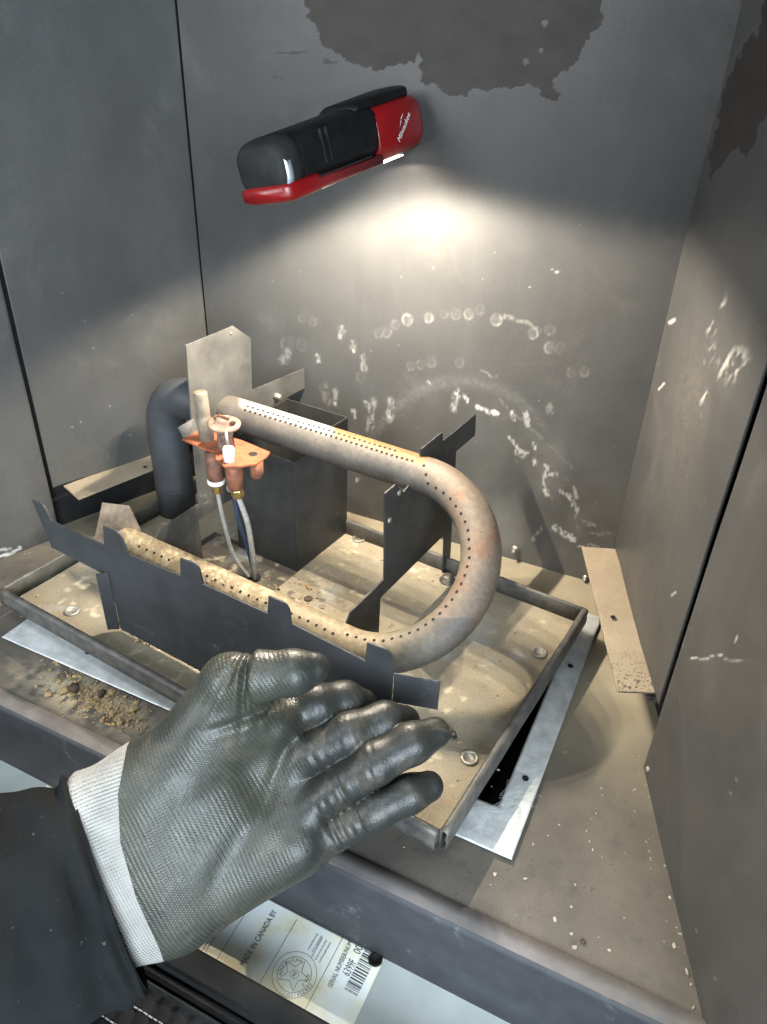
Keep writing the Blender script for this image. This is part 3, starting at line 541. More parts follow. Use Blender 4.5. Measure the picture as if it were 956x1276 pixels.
# elbow sleeve
ex, sr = -.479, .0172
pth = [TR(ex, vr_, TZ + .0), TR(ex, vr_, .05), TR(ex, vr_, .105)]
for t in np.linspace(0, math.pi / 2, 9)[1:]: pth.append(TR(ex + .030 * (1 - math.cos(t)), vr_, .105 + .033 * math.sin(t)))
pth.append(TR(-.4075, vr_, zr_)); el = link('inlet_elbow', tube_mesh('elbow', pth, sr, 32), M['elbow'], bt, True)
link('sleeve_seam', lathe('seam', TR(ex, vr_, .043), (0, 0, 1), [(sr + .0001, 0), (sr + .0007, .0004), (sr + .0007, .0012), (sr + .0001, .0016)], 32), M['bluegrey'], el, True)
# --- pilot assembly
pa = thing('pilot_assembly', TR(-.37, .385, TZ), 'rusty orange pilot burner with white ceramic electrode and metal tubes', 'pilot burner')
zp = .1365
pout = [(227, 548), (249, 536), (262, 537), (282, 545), (301, 549), (337, 564), (333, 570), (320, 579), (300, 582), (279, 582), (269, 572.5), (268, 563), (252, 559)]
bpl = link('bracket_plate', plate('pp', [TR(*tz(a, c, zp), zp) for a, c in pout], .0016), M['rust'], pa)
u, v = tz(227, 548, zp); p0 = TR(*tz(230, 547, zp), zp); p1 = TR(*tz(248, 537, zp), zp)
link('mounting_tab', plate('mt', [p0 + E3 * -.001, p1 + E3 * -.001, p1 + E3 * .010 - E1 * .004, p0 + E3 * .008 - E1 * .006], .0012), M['shield'], pa)
def at(a, c, z=zp): return TR(*tz(a, c, z), z)
def hgt(base, a, c):   # height above base of pixel, on the vertical through base
    r = rayw(a, c); s = (base[:2].dot(r[:2])) / r[:2].dot(r[:2]); return (CAM + r * s)[2] - base[2]
pr_ = at(258, 548); hh_ = hgt(pr_, 247.6, 489); ax = nrm(np.array([-.05, 0, 1]))
link('thermocouple', lathe('th', pr_, ax, [(.0057, -.002), (.0057, .018), (.0050, .0195), (.0052, .021), (.0052, hh_ - .001), (.0046, hh_), (.0001, hh_)], 24), M['rod'], pa, True)
ph = at(282, 558); hd = hgt(ph, 283, 528)
link('hood_stem', lathe('hs', ph, (0, 0, 1), [(.0062, -.001), (.0066, .004), (.0058, .010), (.0072, hd - .002)], 20), M['hood'], pa, True)
hdm = lathe('hood', ph + E3 * hd, (.08, -.05, 1), [(.0105, -.0022), (.0122, -.0012), (.0124, .0004), (.0110, .0012), (.0065, .0016), (.0060, .0040), (.0045, .0050), (.0001, .0052)], 28)
ho = link('flame_hood', hdm, M['hood'], pa, True)
bm = bmesh.new(); box(bm, ph + E3 * (hd + .0028) - E1 * .0068, E1 * .0022, E2 * .0016, E3 * .0020, .0006); box(bm, ph + E3 * (hd + .0024) + E1 * .0072 + E2 * .001, E1 * .002, E2 * .0022, E3 * .0014, .0006); box(bm, ph + E3 * (hd + .0055), E1 * .0055, E2 * .0012, E3 * .0008, .0004)
link('hood_clip', bm_mesh('hc', bm), M['rustdark'], ho)
pc = at(286, 575); hc = hgt(pc, 285, 557.5)
ci = link('ceramic_insulator', lathe('ce', pc, (0, 0, 1), [(.0042, -.001), (.0043, hc - .001), (.0036, hc), (.0001, hc)], 20), M['ceramic'], pa, True)
hc2 = hgt(pc, 283, 538); link('electrode_tip', tube_mesh('et', [pc + E3 * hc * .8, pc + E3 * hc2 - E1 * .001], .0011, 10), M['steel'], ci, True)
link('plate_hole', lathe('ph', at(315.5, 567) + E3 * .0007, (0, 0, 1), [(.0034, 0), (.0034, .0003)], 18), M['hole'], bpl)
pl1 = at(266, 562); pl2 = at(291, 576); pl3 = at(319, 574)
link('socket', lathe('s1', pl1 - E3 * .024, (0, 0, 1), [(.0060, 0), (.0064, .001), (.0064, .023)], 22), M['rustdark'], pa, True); link('socket', lathe('s2', pl2 - E3 * .021, (0, 0, 1), [(.0054, -.001), (.0062, .001), (.0067, .0205)], 22), M['rustmid'], pa, True); link('socket', lathe('s3', pl3 - E3 * .0125, (0, 0, 1), [(.0042, -.001), (.0050, .0005), (.0053, .012)], 20), M['rustmid'], pa, True)
link('collar', lathe('c1', pl1 - E3 * .028, (0, 0, 1), [(.0060, 0), (.0068, .001), (.0068, .0035), (.006, .004)], 22), M['ceramic'], pa, True)
link('nut', lathe('n1', pl1 - E3 * .036, (0, 0, 1), [(.0036, 0), (.0036, .008)], 6), M['brass'], pa); link('nut', lathe('n2', pl2 - E3 * .029 + E1 * .0015, (0, 0, 1), [(.0042, 0), (.0048, .001), (.0048, .006), (.0042, .007)], 6), M['brass'], pa); link('collar', lathe('c2', pl2 - E3 * .0245 - E1 * .003, (0, 0, 1), [(.004, 0), (.0046, .001), (.0046, .004)], 20), M['steel'], pa, True)
hol = TR(*tz(316, 721, TZ), TZ)
link('tray_hole', lathe('th', hol + E3 * .0006, (0, 0, 1), [(.0062, 0), (.0062, .0004)], 20), M['hole'], pa)
def mid(a, c, t, off): return a * (1 - t) + c * t + off
s1, s2 = pl1 - E3 * .034, pl2 - E3 * .027
link('capillary_tube', tube_mesh('t1', spline([s1, mid(s1, hol, .3, -E1 * .006 - E3 * .004), mid(s1, hol, .65, -E1 * .009 - E3 * .010), hol - E1 * .002 - E3 * .004]), .0017, 10, True), M['tubing'], pa, True)
link('pilot_gas_tube', tube_mesh('t2', spline([s2 + E1 * .0015, mid(s2, hol, .3, E1 * .006 + E3 * .000), mid(s2, hol, .7, E1 * .0045 - E3 * .001), hol - E3 * .004 + E1 * .0005]), .0022, 12, True), M['tubing'], pa, True)
link('ignition_wire', tube_mesh('t3', spline([s2 - E1 * .0025, mid(s2, hol, .3, -E1 * .003), mid(s2, hol, .7, -E1 * .001 + E2 * .002), hol - E3 * .004 + E2 * .002]), .0018, 10, True), M['wire'], pa, True)

# --- screws and bolts
def screw_mesh(name, r=.0036, h=.007):
    return lathe(name, (0, 0, 0), (0, 0, 1), [(r * 1.25, 0), (r * 1.25, .0008), (r * .55, .0012), (r * .75, h * .35), (r * .5, h * .45), (r * .75, h * .55), (r * .5, h * .68), (r * .72, h * .8), (r * .4, h), (.0001, h)], 12)
sm = screw_mesh('screw'); sm.materials.append(M['darksteel']); sm.polygons.foreach_set('use_smooth', [True] * len(sm.polygons))
hm = lathe('hex_bolt', (0, 0, 0), (0, 0, 1), [(.0072, 0), (.0072, .001), (.0048, .0012), (.0050, .0042), (.0040, .0054), (.0001, .0056)], 14); hm.materials.append(M['darksteel']); hm.polygons.foreach_set('use_smooth', [True] * len(hm.polygons))
def place(name, mesh_, loc, ax, label, cat, sc=1, mat=None):
    o = bpy.data.objects.new(name, mesh_ if mat is None else mesh_.copy()); C.objects.link(o); o.location = Vector(loc); o.rotation_euler = Vector(ax).to_track_quat('Z', 'Y').to_euler(); o.scale = (sc,) * 3
    if mat is not None: o.data.materials.clear(); o.data.materials.append(mat)
    return tag(o, label, cat)
u, v = tz(558, 724, TZ); place('hex_bolt', hm, TR(u, v, TZ + .0004), (0, 0, 1), 'dark round-headed bolt on the tray inside the tube bend', 'bolt')
u, v = tz(563, 918, TZ); place('screw', sm, TR(u, v, TZ + .0003), (.25, -.2, 1), 'small dark screw standing on the tray beside the gloved fingertips', 'screw', .8)
place('screw', sm, (-.127, YB - .0006, .012), (0, -1, 0), 'pale screw in the rear wall just behind the tube bend', 'screw', .9, M['steel'])
place('screw', sm, (-.061, YB - .0006, .003), (0, -1, 0), 'small pale screw low on the rear wall beside the right flange', 'screw', .65, M['steel'])
nR = np.array([-math.cos(FL), -math.sin(FL), 0])
def on_right(px, py, inset=0.0): return ppl(px, py, nR, np.array([XR, YB, 0]) - nR * inset)
place('screw', sm, pz(817, 870, .020), nR + np.array([0, 0, .1]), 'dark screw sticking out in the gap under the right flange', 'screw', .9)
place('screw', sm, pz(818, 960, .008), nR, 'pale screw at the foot of the wall just in front of the right flange', 'screw', .95, M['steel'])
place('screw', sm, pz(868, 1131, .006), nR, 'pale screw at the foot of the right wall panel near the sill', 'screw', .75, M['steel'])
# --- loose flakes and crumbs
def lump(bm, c, r, flat=.6):
    ret = bmesh.ops.create_icosphere(bm, subdivisions=1, radius=r); q = Matrix.Rotation(random.uniform(0, 6), 3, 'Z') @ Matrix.Rotation(random.uniform(-.4, .4), 3, 'X')
    sx, sy = random.uniform(.6, 1.5), random.uniform(.5, 1)
    for v in ret['verts']:
        p = v.co * random.uniform(.75, 1.25); p = Vector((p.x * sx, p.y * sy, p.z * flat)); v.co = q @ p + Vector(c)
def crumbs(name, label, cat, spots, mat):
    bm = bmesh.new()
    for f, r in spots: lump(bm, f, r)
    o = link(name, bm_mesh(name, bm), mat); tag(o, label, cat, kind='stuff'); return o
sp = []
for i in range(1100):
    a, c = random.gauss(122, 33), random.gauss(872, 14); c += (a - 118) * .42
    if 25 < a < 190 and c < 940: r = abs(random.gauss(0, .00045)) + .00025; sp.append((pz(a, c, r * .4), r))
for a, c, r in ((82, 860, .004), (60, 866, .0026), (150, 900, .003), (140, 888, .0024), (165, 885, .0026), (100, 872, .002)): sp.append((pz(a, c, .0015), r))
for i in range(60):
    a, c = random.gauss(118, 30), random.gauss(870, 12); c += (a - 118) * .42
    if 25 < a < 185: sp.append((pz(a, c, .0006), random.uniform(.0009, .0026)))
crumbs('vermiculite_crumbs', 'yellowish vermiculite crumbs scattered on the floor behind the sill', 'debris', sp, M['chip'])
for a, c, r, l in ((93, 858, .0055, 'curled brown flake among the crumbs on the floor beside the aluminium sheet'), (127, 863, .005, 'small rolled dark flake resting on crumbs near the cuff')):
    bm = bmesh.new(); lump(bm, pz(a, c, .002), r, .55); tag(link('brown_flake', bm_mesh('fl', bm), M['chipdark'], None, True), l, 'flake')
sp = []
for i in range(260):
    uu, v2 = random.uniform(-.48, -.11), random.uniform(.25, .47); r = abs(random.gauss(0, .0006)) + .0003; sp.append((TR(uu, v2, TZ + r * .3), r))
for i in range(140):
    uu, v2 = random.gauss(-.31, .03), random.gauss(.355, .025); r = abs(random.gauss(0, .0008)) + .0004; sp.append((TR(uu, v2, TZ + r * .3), r))
crumbs('tray_grit', 'fine tan grit and crumbs sprinkled over the burner tray', 'debris', sp, M['chip'])
sp = []
for i in range(60):
    x, y = random.uniform(-.10, .08), random.uniform(.245, .38); t = (y - .23) * -.34 + .085
    if x < t: r = abs(random.gauss(0, .0006)) + .0003; sp.append(((x, y, r * .3), r))
for i in range(34):
    y = random.uniform(.24, .40); x = -.044 + (YB - y) * math.tan(FL) - random.random() ** 2 * .012 - .004; r = abs(random.gauss(0, .0005)) + .0003; sp.append(((x, y, r * .4), r))
for a, c, r in ((712, 1163, .0014), (716, 1180, .0015), (861, 1150, .0014), (712, 1130, .0008)): sp.append((pz(a, c, .0006), r))
crumbs('floor_grit', 'pale grit scattered on the brown floor along the right wall', 'debris', sp, M['grit'])
bm = bmesh.new(); lump(bm, pz(727, 1173, .0008), .0016); tag(link('dark_crumb', bm_mesh('dc', bm), M['chipdark']), 'single dark crumb beside pale grit on the floor', 'crumb')
for a, c, dx, l in ((347, 735, .004, 'dark scorched flake lying flat beside the pilot tubing hole'), (384, 747, .0075, 'long dark flake on the tray in front of the black box')):
    bm = bmesh.new(); p = TR(*tz(a, c, TZ), TZ + .0009); lump(bm, p, dx * .6, .22); tag(link('dark_flake', bm_mesh('df', bm), M['chipdark']), l, 'flake')
sp = []
for a, c, r in ((153, 776, .0042), (160, 785, .0038), (168, 790, .003), (178, 797, .0042), (185, 803, .0034), (172, 800, .0028), (190, 800, .003)): sp.append((TR(*tz(a, c, TZ), TZ + .0015), r))
crumbs('cement_lumps', 'crumbly tan cement lumps at the foot of the front shield', 'debris', sp, M['chip'])
sp = []
for i in range(90):
    a = random.uniform(160, 350); c = 672 + (a - 160) * .445 + random.gauss(0, 4); q = Vector(rayw(a, c)).normalized(); h, nn, _, _ = bvh.ray_cast(Vector(CAM), q)
    if h is not None: r = abs(random.gauss(0, .0005)) + .0003; sp.append((np.array(h), r))
crumbs('tube_crumbs', 'tan crumbs caught on top of the front leg of the burner tube', 'debris', sp, M['chip'])
# --- glass-fibre fluff at the tray corner
Vf, Ff = [], []
for i in range(160):
    a, c = random.gauss(608, 14), random.gauss(994, 12); p = pz(a, c, .0045); th = random.uniform(.3, 2.2); L = random.uniform(.008, .024); pts = [p]
    for k in range(5):
        th += random.uniform(-.45, .45); pts.append(pts[-1] + np.array([math.cos(th), math.sin(th), random.uniform(-.3, .45)]) * L / 5)
    if p[1] > .303 and p[0] < -.0565: continue
    if any(q[1] > .302 and q[0] < -.0565 for q in pts): continue
    pts = [np.array([q[0], q[1], max(q[2], .0042)]) for q in pts]; vv, ff = tube(pts, .00005, 3, False); n0 = len(Vf); Vf += vv; Ff += [tuple(i + n0 for i in f) for f in ff]
tag(link('fibre_fluff', mesh('ff', Vf, Ff), M['fibre']), 'wispy white glass fibre strands at the corner of the tray', 'fibre', kind='stuff')

# --- work light stuck to the rear wall
A_ = py_(483, 157, YB - .020); B_ = py_(322, 213, .404)
wa = nrm(B_ - A_); Lw = np.linalg.norm(B_ - A_)
dn = np.array([.20, 0, -1.0]); dn = nrm(dn - dn.dot(wa) * wa); sd = np.cross(dn, wa)
if sd[0] < 0: sd = -sd                                     # sd points to the camera side
wlt = thing('work_light', A_, 'red and black cordless work light clinging to the rear wall, shining down', 'flashlight')
HW, HT = .0215, .0190      # half width (sd), half thickness (dn)
def WL(s, a, t): return A_ + wa * s + sd * a + dn * t
def section(s, hw, t0, t1, n=28, p=3.2):
    out = []; k = 1.08 - .24 * s / Lw; hw *= k; t0 *= k; t1 = t1 if t1 > 0 else t1 * k
    for k in range(n):
        a = 2 * math.pi * k / n; cx = math.copysign(abs(math.cos(a)) ** (2 / p), math.cos(a)); sy = math.copysign(abs(math.sin(a)) ** (2 / p), math.sin(a))
        out.append(WL(s, hw * cx, (t0 + t1) / 2 + (t1 - t0) / 2 * sy))
    return out
def loft(name, secs):
    n = len(secs[0]); V = [p for s in secs for p in s]; m = len(secs)
    Fc = [(i * n + k, i * n + (k + 1) % n, (i + 1) * n + (k + 1) % n, (i + 1) * n + k) for i in range(m - 1) for k in range(n)] + [tuple(range(n - 1, -1, -1)), tuple((m - 1) * n + k for k in range(n))]
    bm = bmesh.new(); bm.from_mesh(mesh(name, V, Fc)); return bm_mesh(name, bm)
tb = HT - .0045                                              # plane between black body and red bezel
link('grip', loft('grip', [section(.043, HW * .985, -HT * .98, tb), section(.050, HW, -HT, tb), section(Lw - .022, HW, -HT, tb), section(Lw - .0195, HW * .99, -HT * .97, tb)]), M['plastic'], wlt, True)
link('end_cap', loft('cap', [section(Lw - .020, HW * 1.02, -HT * 1.0, tb), section(Lw - .012, HW * 1.04, -HT * 1.0, tb), section(Lw - .006, HW * 1.02, -HT * .96, tb), section(Lw - .0015, HW * .93, -HT * .84, tb - .001), section(Lw, HW * .80, -HT * .66, tb - .003)]), M['rubber'], wlt, True)
link('stripe', loft('stripe', [section(Lw - .0085, HW * 1.045, -HT * .60, tb - .0003), section(Lw - .0040, HW * 1.015, -HT * .60, tb - .0003)]), M['chrome'], wlt, True)
hd_ = link('head', loft('head', [section(-.0130, HW * .84, -HT * .74, HT * .70), section(-.0110, HW * .97, -HT * .86, HT * .90), section(-.007, HW * 1.02, -HT * .90, HT), section(.0445, HW * 1.02, -HT * .92, HT), section(.0455, HW * .98, -HT * .88, HT * .97)]), M['red'], wlt, True)
link('switch_panel', loft('sw', [section(-.008, HW * .66, -HT * 1.10, -HT * .7), section(-.005, HW * .75, -HT * 1.16, -HT * .7), section(.052, HW * .75, -HT * 1.16, -HT * .7), section(.058, HW * .70, -HT * 1.05, -HT * .7)]), M['plastic'], wlt, True)
link('magnet_base', loft('mb', [section(-.0188, HW * .62, -HT * .5, HT * .5), section(-.0125, HW * .66, -HT * .55, HT * .55)]), M['plastic'], wlt, True)
# red bezel frame around the recessed lens
bz = link('bezel', loft('bezel', [section(.044, HW * .98, tb - .0030, HT + .0004, 40, 5), section(Lw - .034, HW * 1.0, tb - .0030, HT + .0006, 40, 5), section(Lw - .030, HW * 1.06, tb - .0052, HT + .0010, 40, 5), section(Lw - .006, HW * 1.06, tb - .0046, HT + .0010, 40, 5), section(Lw + .0005, HW * .96, tb - .0036, HT - .0012, 40, 5)]), M['red'], wlt, True)
bm = bmesh.new(); box(bm, WL((.002 + Lw - .033) / 2, 0, HT + .0008), wa * ((Lw - .037) / 2), sd * (HW - .0105), dn * .0004); link('lens', bm_mesh('lens', bm), M['lens'], bz)  # lens strip lengthened under the head for the added end LED
bm = bmesh.new()
for s in (.098, .104): box(bm, WL(s, HW * .895, -.004), wa * .0005, sd * .0010, dn * .0095, .0003)
box(bm, WL(.085, HW * .925, tb - .003), wa * .030, sd * .0006, dn * .0005, .0002); link('grip_seam', bm_mesh('gs', bm), M['rubber'], wlt)
def text_mesh(body, size, extrude=0.0):
    cu = bpy.data.curves.new('t', 'FONT'); cu.body = body; cu.size = size; cu.align_x = 'LEFT'; cu.align_y = 'CENTER'; cu.resolution_u = 2
    o = bpy.data.objects.new('t', cu); C.objects.link(o); dg = bpy.context.evaluated_depsgraph_get(); dg.update(); me = bpy.data.meshes.new_from_object(o.evaluated_get(dg)); bpy.data.objects.remove(o); return me
def text(name, body, size, org, ex, ey, mat, parent, center=False):
    me = text_mesh(body, size); ex, ey = nrm(np.asarray(ex)), nrm(np.asarray(ey)); ez = np.cross(ex, ey)
    off = 0
    if center: xs = [v.co.x for v in me.vertices]; off = -(min(xs) + max(xs)) / 2
    for v in me.vertices: v.co = Vector(np.asarray(org) + ex * (v.co.x + off) + ey * v.co.y)
    return link(name, me, mat, parent)
lo = WL(.0225, HW * 1.03 + .0005, .0085 - .002)
text('logo_lettering', 'Milwaukee', .0056, WL(.0260, HW * 1.092 + .0004, .0080), -wa * .80 - dn * .60, -dn * .80 + wa * .60, M['white'], hd_)
q0 = WL(.0225, HW * 1.092 + .0004, .0000); exx = nrm(-wa * .80 - dn * .60); eyy = nrm(-dn * .80 + wa * .60); bolt_pts = [(0, -.0008), (.0052, .0004), (.0046, .0010), (.0115, .0012), (.0060, .0018), (.0066, .0012)]
me = mesh('bolt_mark', [q0 + exx * a + eyy * c for a, c in bolt_pts], [(0, 1, 2), (2, 3, 4), (2, 4, 5)]); link('logo_mark', me, M['white'], hd_)
for i in range(6):                                          # LED row; the first, under the head, added to brighten the wall
    l = bpy.data.lights.new('led', 'SPOT'); l.energy = LED_WATT * (.06, .20, .85, 1.35, 1.6, 1.7)[i]; l.color = (1.0, .885, .72); l.spot_size = math.radians(149); l.spot_blend = .22; l.shadow_soft_size = .0012
    o = bpy.data.objects.new('led', l); C.objects.link(o); o.parent = wlt
    o.location = Vector(WL((.008, .034, .060, .080, .100, .120)[i], 0, HT + .0022)) - wlt.location; o.rotation_euler = Vector(dn).to_track_quat('-Z', 'Y').to_euler()

# --- rating label and plug on the lower shelf
ZL = -.0618
lb = thing('rating_label', (-.17, .19, ZL), 'stained white rating label with serial number and barcode on the lower shelf', 'label')
lx0, lx1 = -.36, pz(460, 1235, ZL)[0]
link('paper', mesh('paper', [(lx0, .14, ZL), (lx1 + .0006, .14, ZL), (lx1, .2222, ZL), (lx0, .2222, ZL)], [(0, 1, 2, 3)]), M['label'], lb)
def lt(nm, body, a, c, a2, c2, size, up=(-1, 0, 0)):
    p, q = pz(a, c, ZL + .0003), pz(a2, c2, ZL + .0003); e = nrm(q - p); upv = np.array([-e[1], e[0], 0]); me = text_mesh(body, 1.0); xs = [v.co.x for v in me.vertices]; wd = max(xs) - min(xs); L = np.linalg.norm(q - p)
    for v in me.vertices: v.co = Vector(p + e * (v.co.x - min(xs)) / wd * L + upv * v.co.y * size)
    return link(nm, me, M['ink'], lb)
lt('lettering', 'MADE IN CANADA BY', 302, 1203, 343, 1135, .0052); lt('lettering', 'SERIAL NUMBER/NUMERO', 411, 1230, 442, 1163, .0042); lt('lettering', '6399F', 431, 1215, 441, 1197, .0072); lt('lettering', '00', 444.5, 1188, 449, 1179, .0072)
def lline(a, c, a2, c2, wd=.0003):
    p, q = pz(a, c, ZL + .0002), pz(a2, c2, ZL + .0002); e = nrm(q - p); s = np.array([-e[1], e[0], 0]) * wd / 2; link('ruled_line', mesh('rl', [p - s, q - s, q + s, p + s], [(3, 2, 1, 0)]), M['ink'], lb)
lline(309, 1133, 268, 1199); lline(370, 1146, 322, 1228); lline(430, 1163, 378, 1262)
for (a, c, a2, c2, n, st) in ((396, 1163, 384, 1183, 2, (5, 3)), (402, 1168, 388, 1193, 3, (5, 3)), (268, 1166, 256, 1186, 4, (-4, -2))):
    for k in range(n):
        a0, c0_, a1, c1_ = a + st[0] * k, c + st[1] * k, a2 + st[0] * k, c2 + st[1] * k
        lt('fine_print', ''.join(random.choice('lnoimtrauesc ') for _ in range(22)), a1, c1_, a0, c0_, .0019)
# barcode
p, q = pz(429, 1232, ZL + .0003), pz(456, 1180, ZL + .0003); e = nrm(q - p); s = np.array([e[1], -e[0], 0]); L = np.linalg.norm(q - p); bm = bmesh.new(); t = 0
while t < L:
    wd = random.choice((.0003, .0003, .0006, .0009)); a = p + e * t; bm.faces.new([bm.verts.new(x) for x in (a, a + s * .0085, a + s * .0085 + e * wd, a + e * wd)]); t += wd + random.choice((.0004, .0006, .0009))
link('barcode', bm_mesh('bc', bm), M['ink'], lb)
# seal: rings, star, lettering
sc_ = pz(367, 1214, ZL + .0003); bm = bmesh.new()
def ringf(r, wd, n=48):
    for k in range(n):
        a, c = 2 * math.pi * k / n, 2 * math.pi * (k + 1) / n; bm.faces.new([bm.verts.new(sc_ + np.array([math.cos(x) * y, math.sin(x) * y, 0])) for x, y in ((a, r), (c, r), (c, r + wd), (a, r + wd))])
ringf(.0128, .00025); ringf(.0098, .00025); ringf(.0024, .0002); th0 = math.radians(80)
for k in range(5):
    for m_ in (1,):
        a0, a1 = th0 + k * 2 * math.pi / 5, th0 + (k + .5) * 2 * math.pi / 5; a2 = th0 + (k + 1) * 2 * math.pi / 5
        for (ra, aa), (rb, ab) in (((.0092, a0), (.0042, a1)), ((.0042, a1), (.0092, a2))):
            P0 = sc_ + np.array([math.cos(aa) * ra, math.sin(aa) * ra, 0]); P1 = sc_ + np.array([math.cos(ab) * rb, math.sin(ab) * rb, 0]); ee = nrm(P1 - P0); ss = np.array([-ee[1], ee[0], 0]) * .00013
            bm.faces.new([bm.verts.new(x) for x in (P0 - ss, P1 - ss, P1 + ss, P0 + ss)])
link('seal', bm_mesh('seal', bm), M['ink'], lb)
def arc_text(body, r, a0, a1, size):
    for i, ch in enumerate(body):
        if ch == ' ': continue
        a = math.radians(a0 + (a1 - a0) * i / max(1, len(body) - 1)); c = sc_ + np.array([math.cos(a) * r, math.sin(a) * r, 0]); text('seal_letter', ch, size, c, (math.sin(a), -math.cos(a), 0), (math.cos(a), math.sin(a), 0), M['ink'], lb, True)
arc_text('AMERICAN', .0080, 205, 95, .0026); arc_text('GAS', .0080, 20, -20, .0026); arc_text('CERTIFIED', .0112, -5, -75, .0026)
text('seal_letter', 'AS', .0028, sc_ - np.array([0, .0016, 0]), (0, 1, 0), (-1, 0, 0), M['ink'], lb)
plug = link('rubber_plug', lathe('plug', pz(468, 1196, ZL), (0, 0, 1), [(.0042, 0), (.0044, .0006), (.0036, .0013), (.0030, .0009), (.0001, .0004)], 18), M['plastic'], None, True); tag(plug, 'small black plug beside the barcode of the rating label', 'plug')
# --- front door-frame bar
bar = thing('front_bar', (-.2, .155, -.060), 'long scuffed black metal bar in front of the rating label', 'bar')
bm = bmesh.new(); box(bm, (-.25, .1585, -.0440), (.5, 0, 0), (0, .0078, 0), (0, 0, .0140), .0018); link('bar_body', bm_mesh('bar', bm), M['bar'], bar)
bm = bmesh.new(); box(bm, (-.25, .1472, -.0480), (.5, 0, 0), (0, .0020, 0), (0, 0, .0125), .0008); link('gasket_edge', bm_mesh('bar2', bm), M['plastic'], bar)
bm = bmesh.new(); box(bm, (-.25, .1425, -.0510), (.5, 0, 0), (0, .0012, 0), (0, 0, .0125), .0006); link('trim_edge', bm_mesh('bar3', bm), M['rubber'], bar)
# --- quilted mat with two rows of stitching, blue cloth under it
mt = thing('quilted_mat', (-.22, .125, -.075), 'black quilted cloth with pale stitching beside the front bar', 'mat')
xs = np.linspace(-.42, -.06, 220); ys = np.linspace(.1412, .112, 60); A, Bq = np.meshgrid(xs, ys, indexing='ij')
Z = -.0445 - (.1412 - Bq) * .15 + .0022 * np.abs(np.sin(A * 2 * math.pi / .020 + Bq * 60)) ** .6 - .0014 * np.exp(-((Bq - .1312) / .0009) ** 2) - .0014 * np.exp(-((Bq - .1205) / .0009) ** 2) + .0012 * fbm(A * 110, Bq * 110, 7)
V = np.stack([A, Bq, Z], -1).reshape(-1, 3); I = np.arange(len(V)).reshape(A.shape); me = mesh_np('quilt', V, np.stack([I[:-1, :-1], I[1:, :-1], I[1:, 1:], I[:-1, 1:]], -1).reshape(-1, 4)); o = link('quilted_cloth', me, M['quilt'], mt, True)
bm = bmesh.new()
for yy in (.1312, .1205):
    x = -.42
    while x < -.06: z = -.0445 - (.1412 - yy) * .15 + .0016; box(bm, (x, yy, z), (.0012, 0, 0), (0, .0003, 0), (0, 0, .0004)); x += .0034
st = link('stitching', bm_mesh('st', bm), M['cuff'], mt); st['kind'] = 'stuff'
xs = np.linspace(-.45, -.02, 120); ys = np.linspace(.1165, .0, 60); A, Bq = np.meshgrid(xs, ys, indexing='ij'); Z = -.0535 - (.1165 - Bq) * .3 + .004 * fbm(A * 40, Bq * 40, 9); V = np.stack([A, Bq, Z], -1).reshape(-1, 3); I = np.arange(len(V)).reshape(A.shape)
tag(link('blue_cloth', mesh_np('blue', V, np.stack([I[:-1, :-1], I[1:, :-1], I[1:, 1:], I[:-1, 1:]], -1).reshape(-1, 4)), M['blue'], None, True), 'fuzzy dark blue cloth below the quilted mat', 'cloth')

# ================================================================== GLOVED HAND (signed distance field, camera-aligned metres)
def cm(px, py, d): return np.array([(px - CX) / F * d, (py - CY) / F * d, d], np.float32)
STEP = .00105
lo_, hi_ = np.array([-.200, .055, .318], np.float32), np.array([.050, .250, .442], np.float32)
nx, ny, nz = [int((hi_[i] - lo_[i]) / STEP) + 1 for i in range(3)]
gx, gy, gz = [lo_[i] + STEP * np.arange(n, dtype=np.float32) for i, n in enumerate((nx, ny, nz))]
PX, PY, PZ = np.meshgrid(gx, gy, gz, indexing='ij')
def cap(a, b_, ra, rb):
    d = b_ - a; L2 = float(d.dot(d)); t = np.clip(((PX - a[0]) * d[0] + (PY - a[1]) * d[1] + (PZ - a[2]) * d[2]) / L2, 0, 1)
    return np.sqrt((PX - a[0] - t * d[0]) ** 2 + (PY - a[1] - t * d[1]) ** 2 + (PZ - a[2] - t * d[2]) ** 2) - (ra + (rb - ra) * t)
def smin(a, b_, k): h = np.clip(.5 + .5 * (b_ - a) / k, 0, 1); return b_ * (1 - h) + a * h - k * h * (1 - h)
FING = [[(336, 902, .398, 11.6), (394, 879, .401, 11.0), (430, 873, .409, 10.2), (452, 879, .420, 9.0)],
        [(362, 952, .392, 11.4), (434, 915, .393, 10.8), (480, 899, .401, 10.3), (504, 899, .414, 8.8)],
        [(390, 1000, .387, 11.4), (466, 952, .385, 10.8), (514, 926, .388, 10.3), (542, 913, .393, 8.2)],
        [(398, 1046, .389, 10.8), (466, 1010, .388, 10.0), (510, 989, .390, 9.5), (534, 980, .394, 8.0)]]
META = [(205, 1000), (195, 1040), (195, 1075), (205, 1105)]
palm = None
def add(d, k=.012):
    global palm; palm = d if palm is None else smin(palm, d, k)
for (mx, my), fg in zip(META, FING): add(cap(cm(mx, my, .388), cm(fg[0][0] - 20, fg[0][1] + 10, fg[0][2] + .003), .0145, fg[0][3] / 1000))
add(cap(cm(205, 968, .380), cm(288, 858, .377), .0195, .0165), .010)                  # thenar
add(cap(cm(240, 960, .381), cm(300, 905, .382), .0170, .0140), .010)
add(cap(cm(228, 1117, .384), cm(366, 1050, .385), .0190, .0165), .010)                # hypothenar
add(cap(cm(188, 985, .380), cm(212, 1120, .381), .0195, .0190), .014); add(cap(cm(215, 1055, .381), cm(305, 1012, .386), .0190, .0150), .014)                 # heel
add(cap(cm(330, 935, .392), cm(380, 1022, .392), .0125, .0125), .010)                 # pad under the knuckles
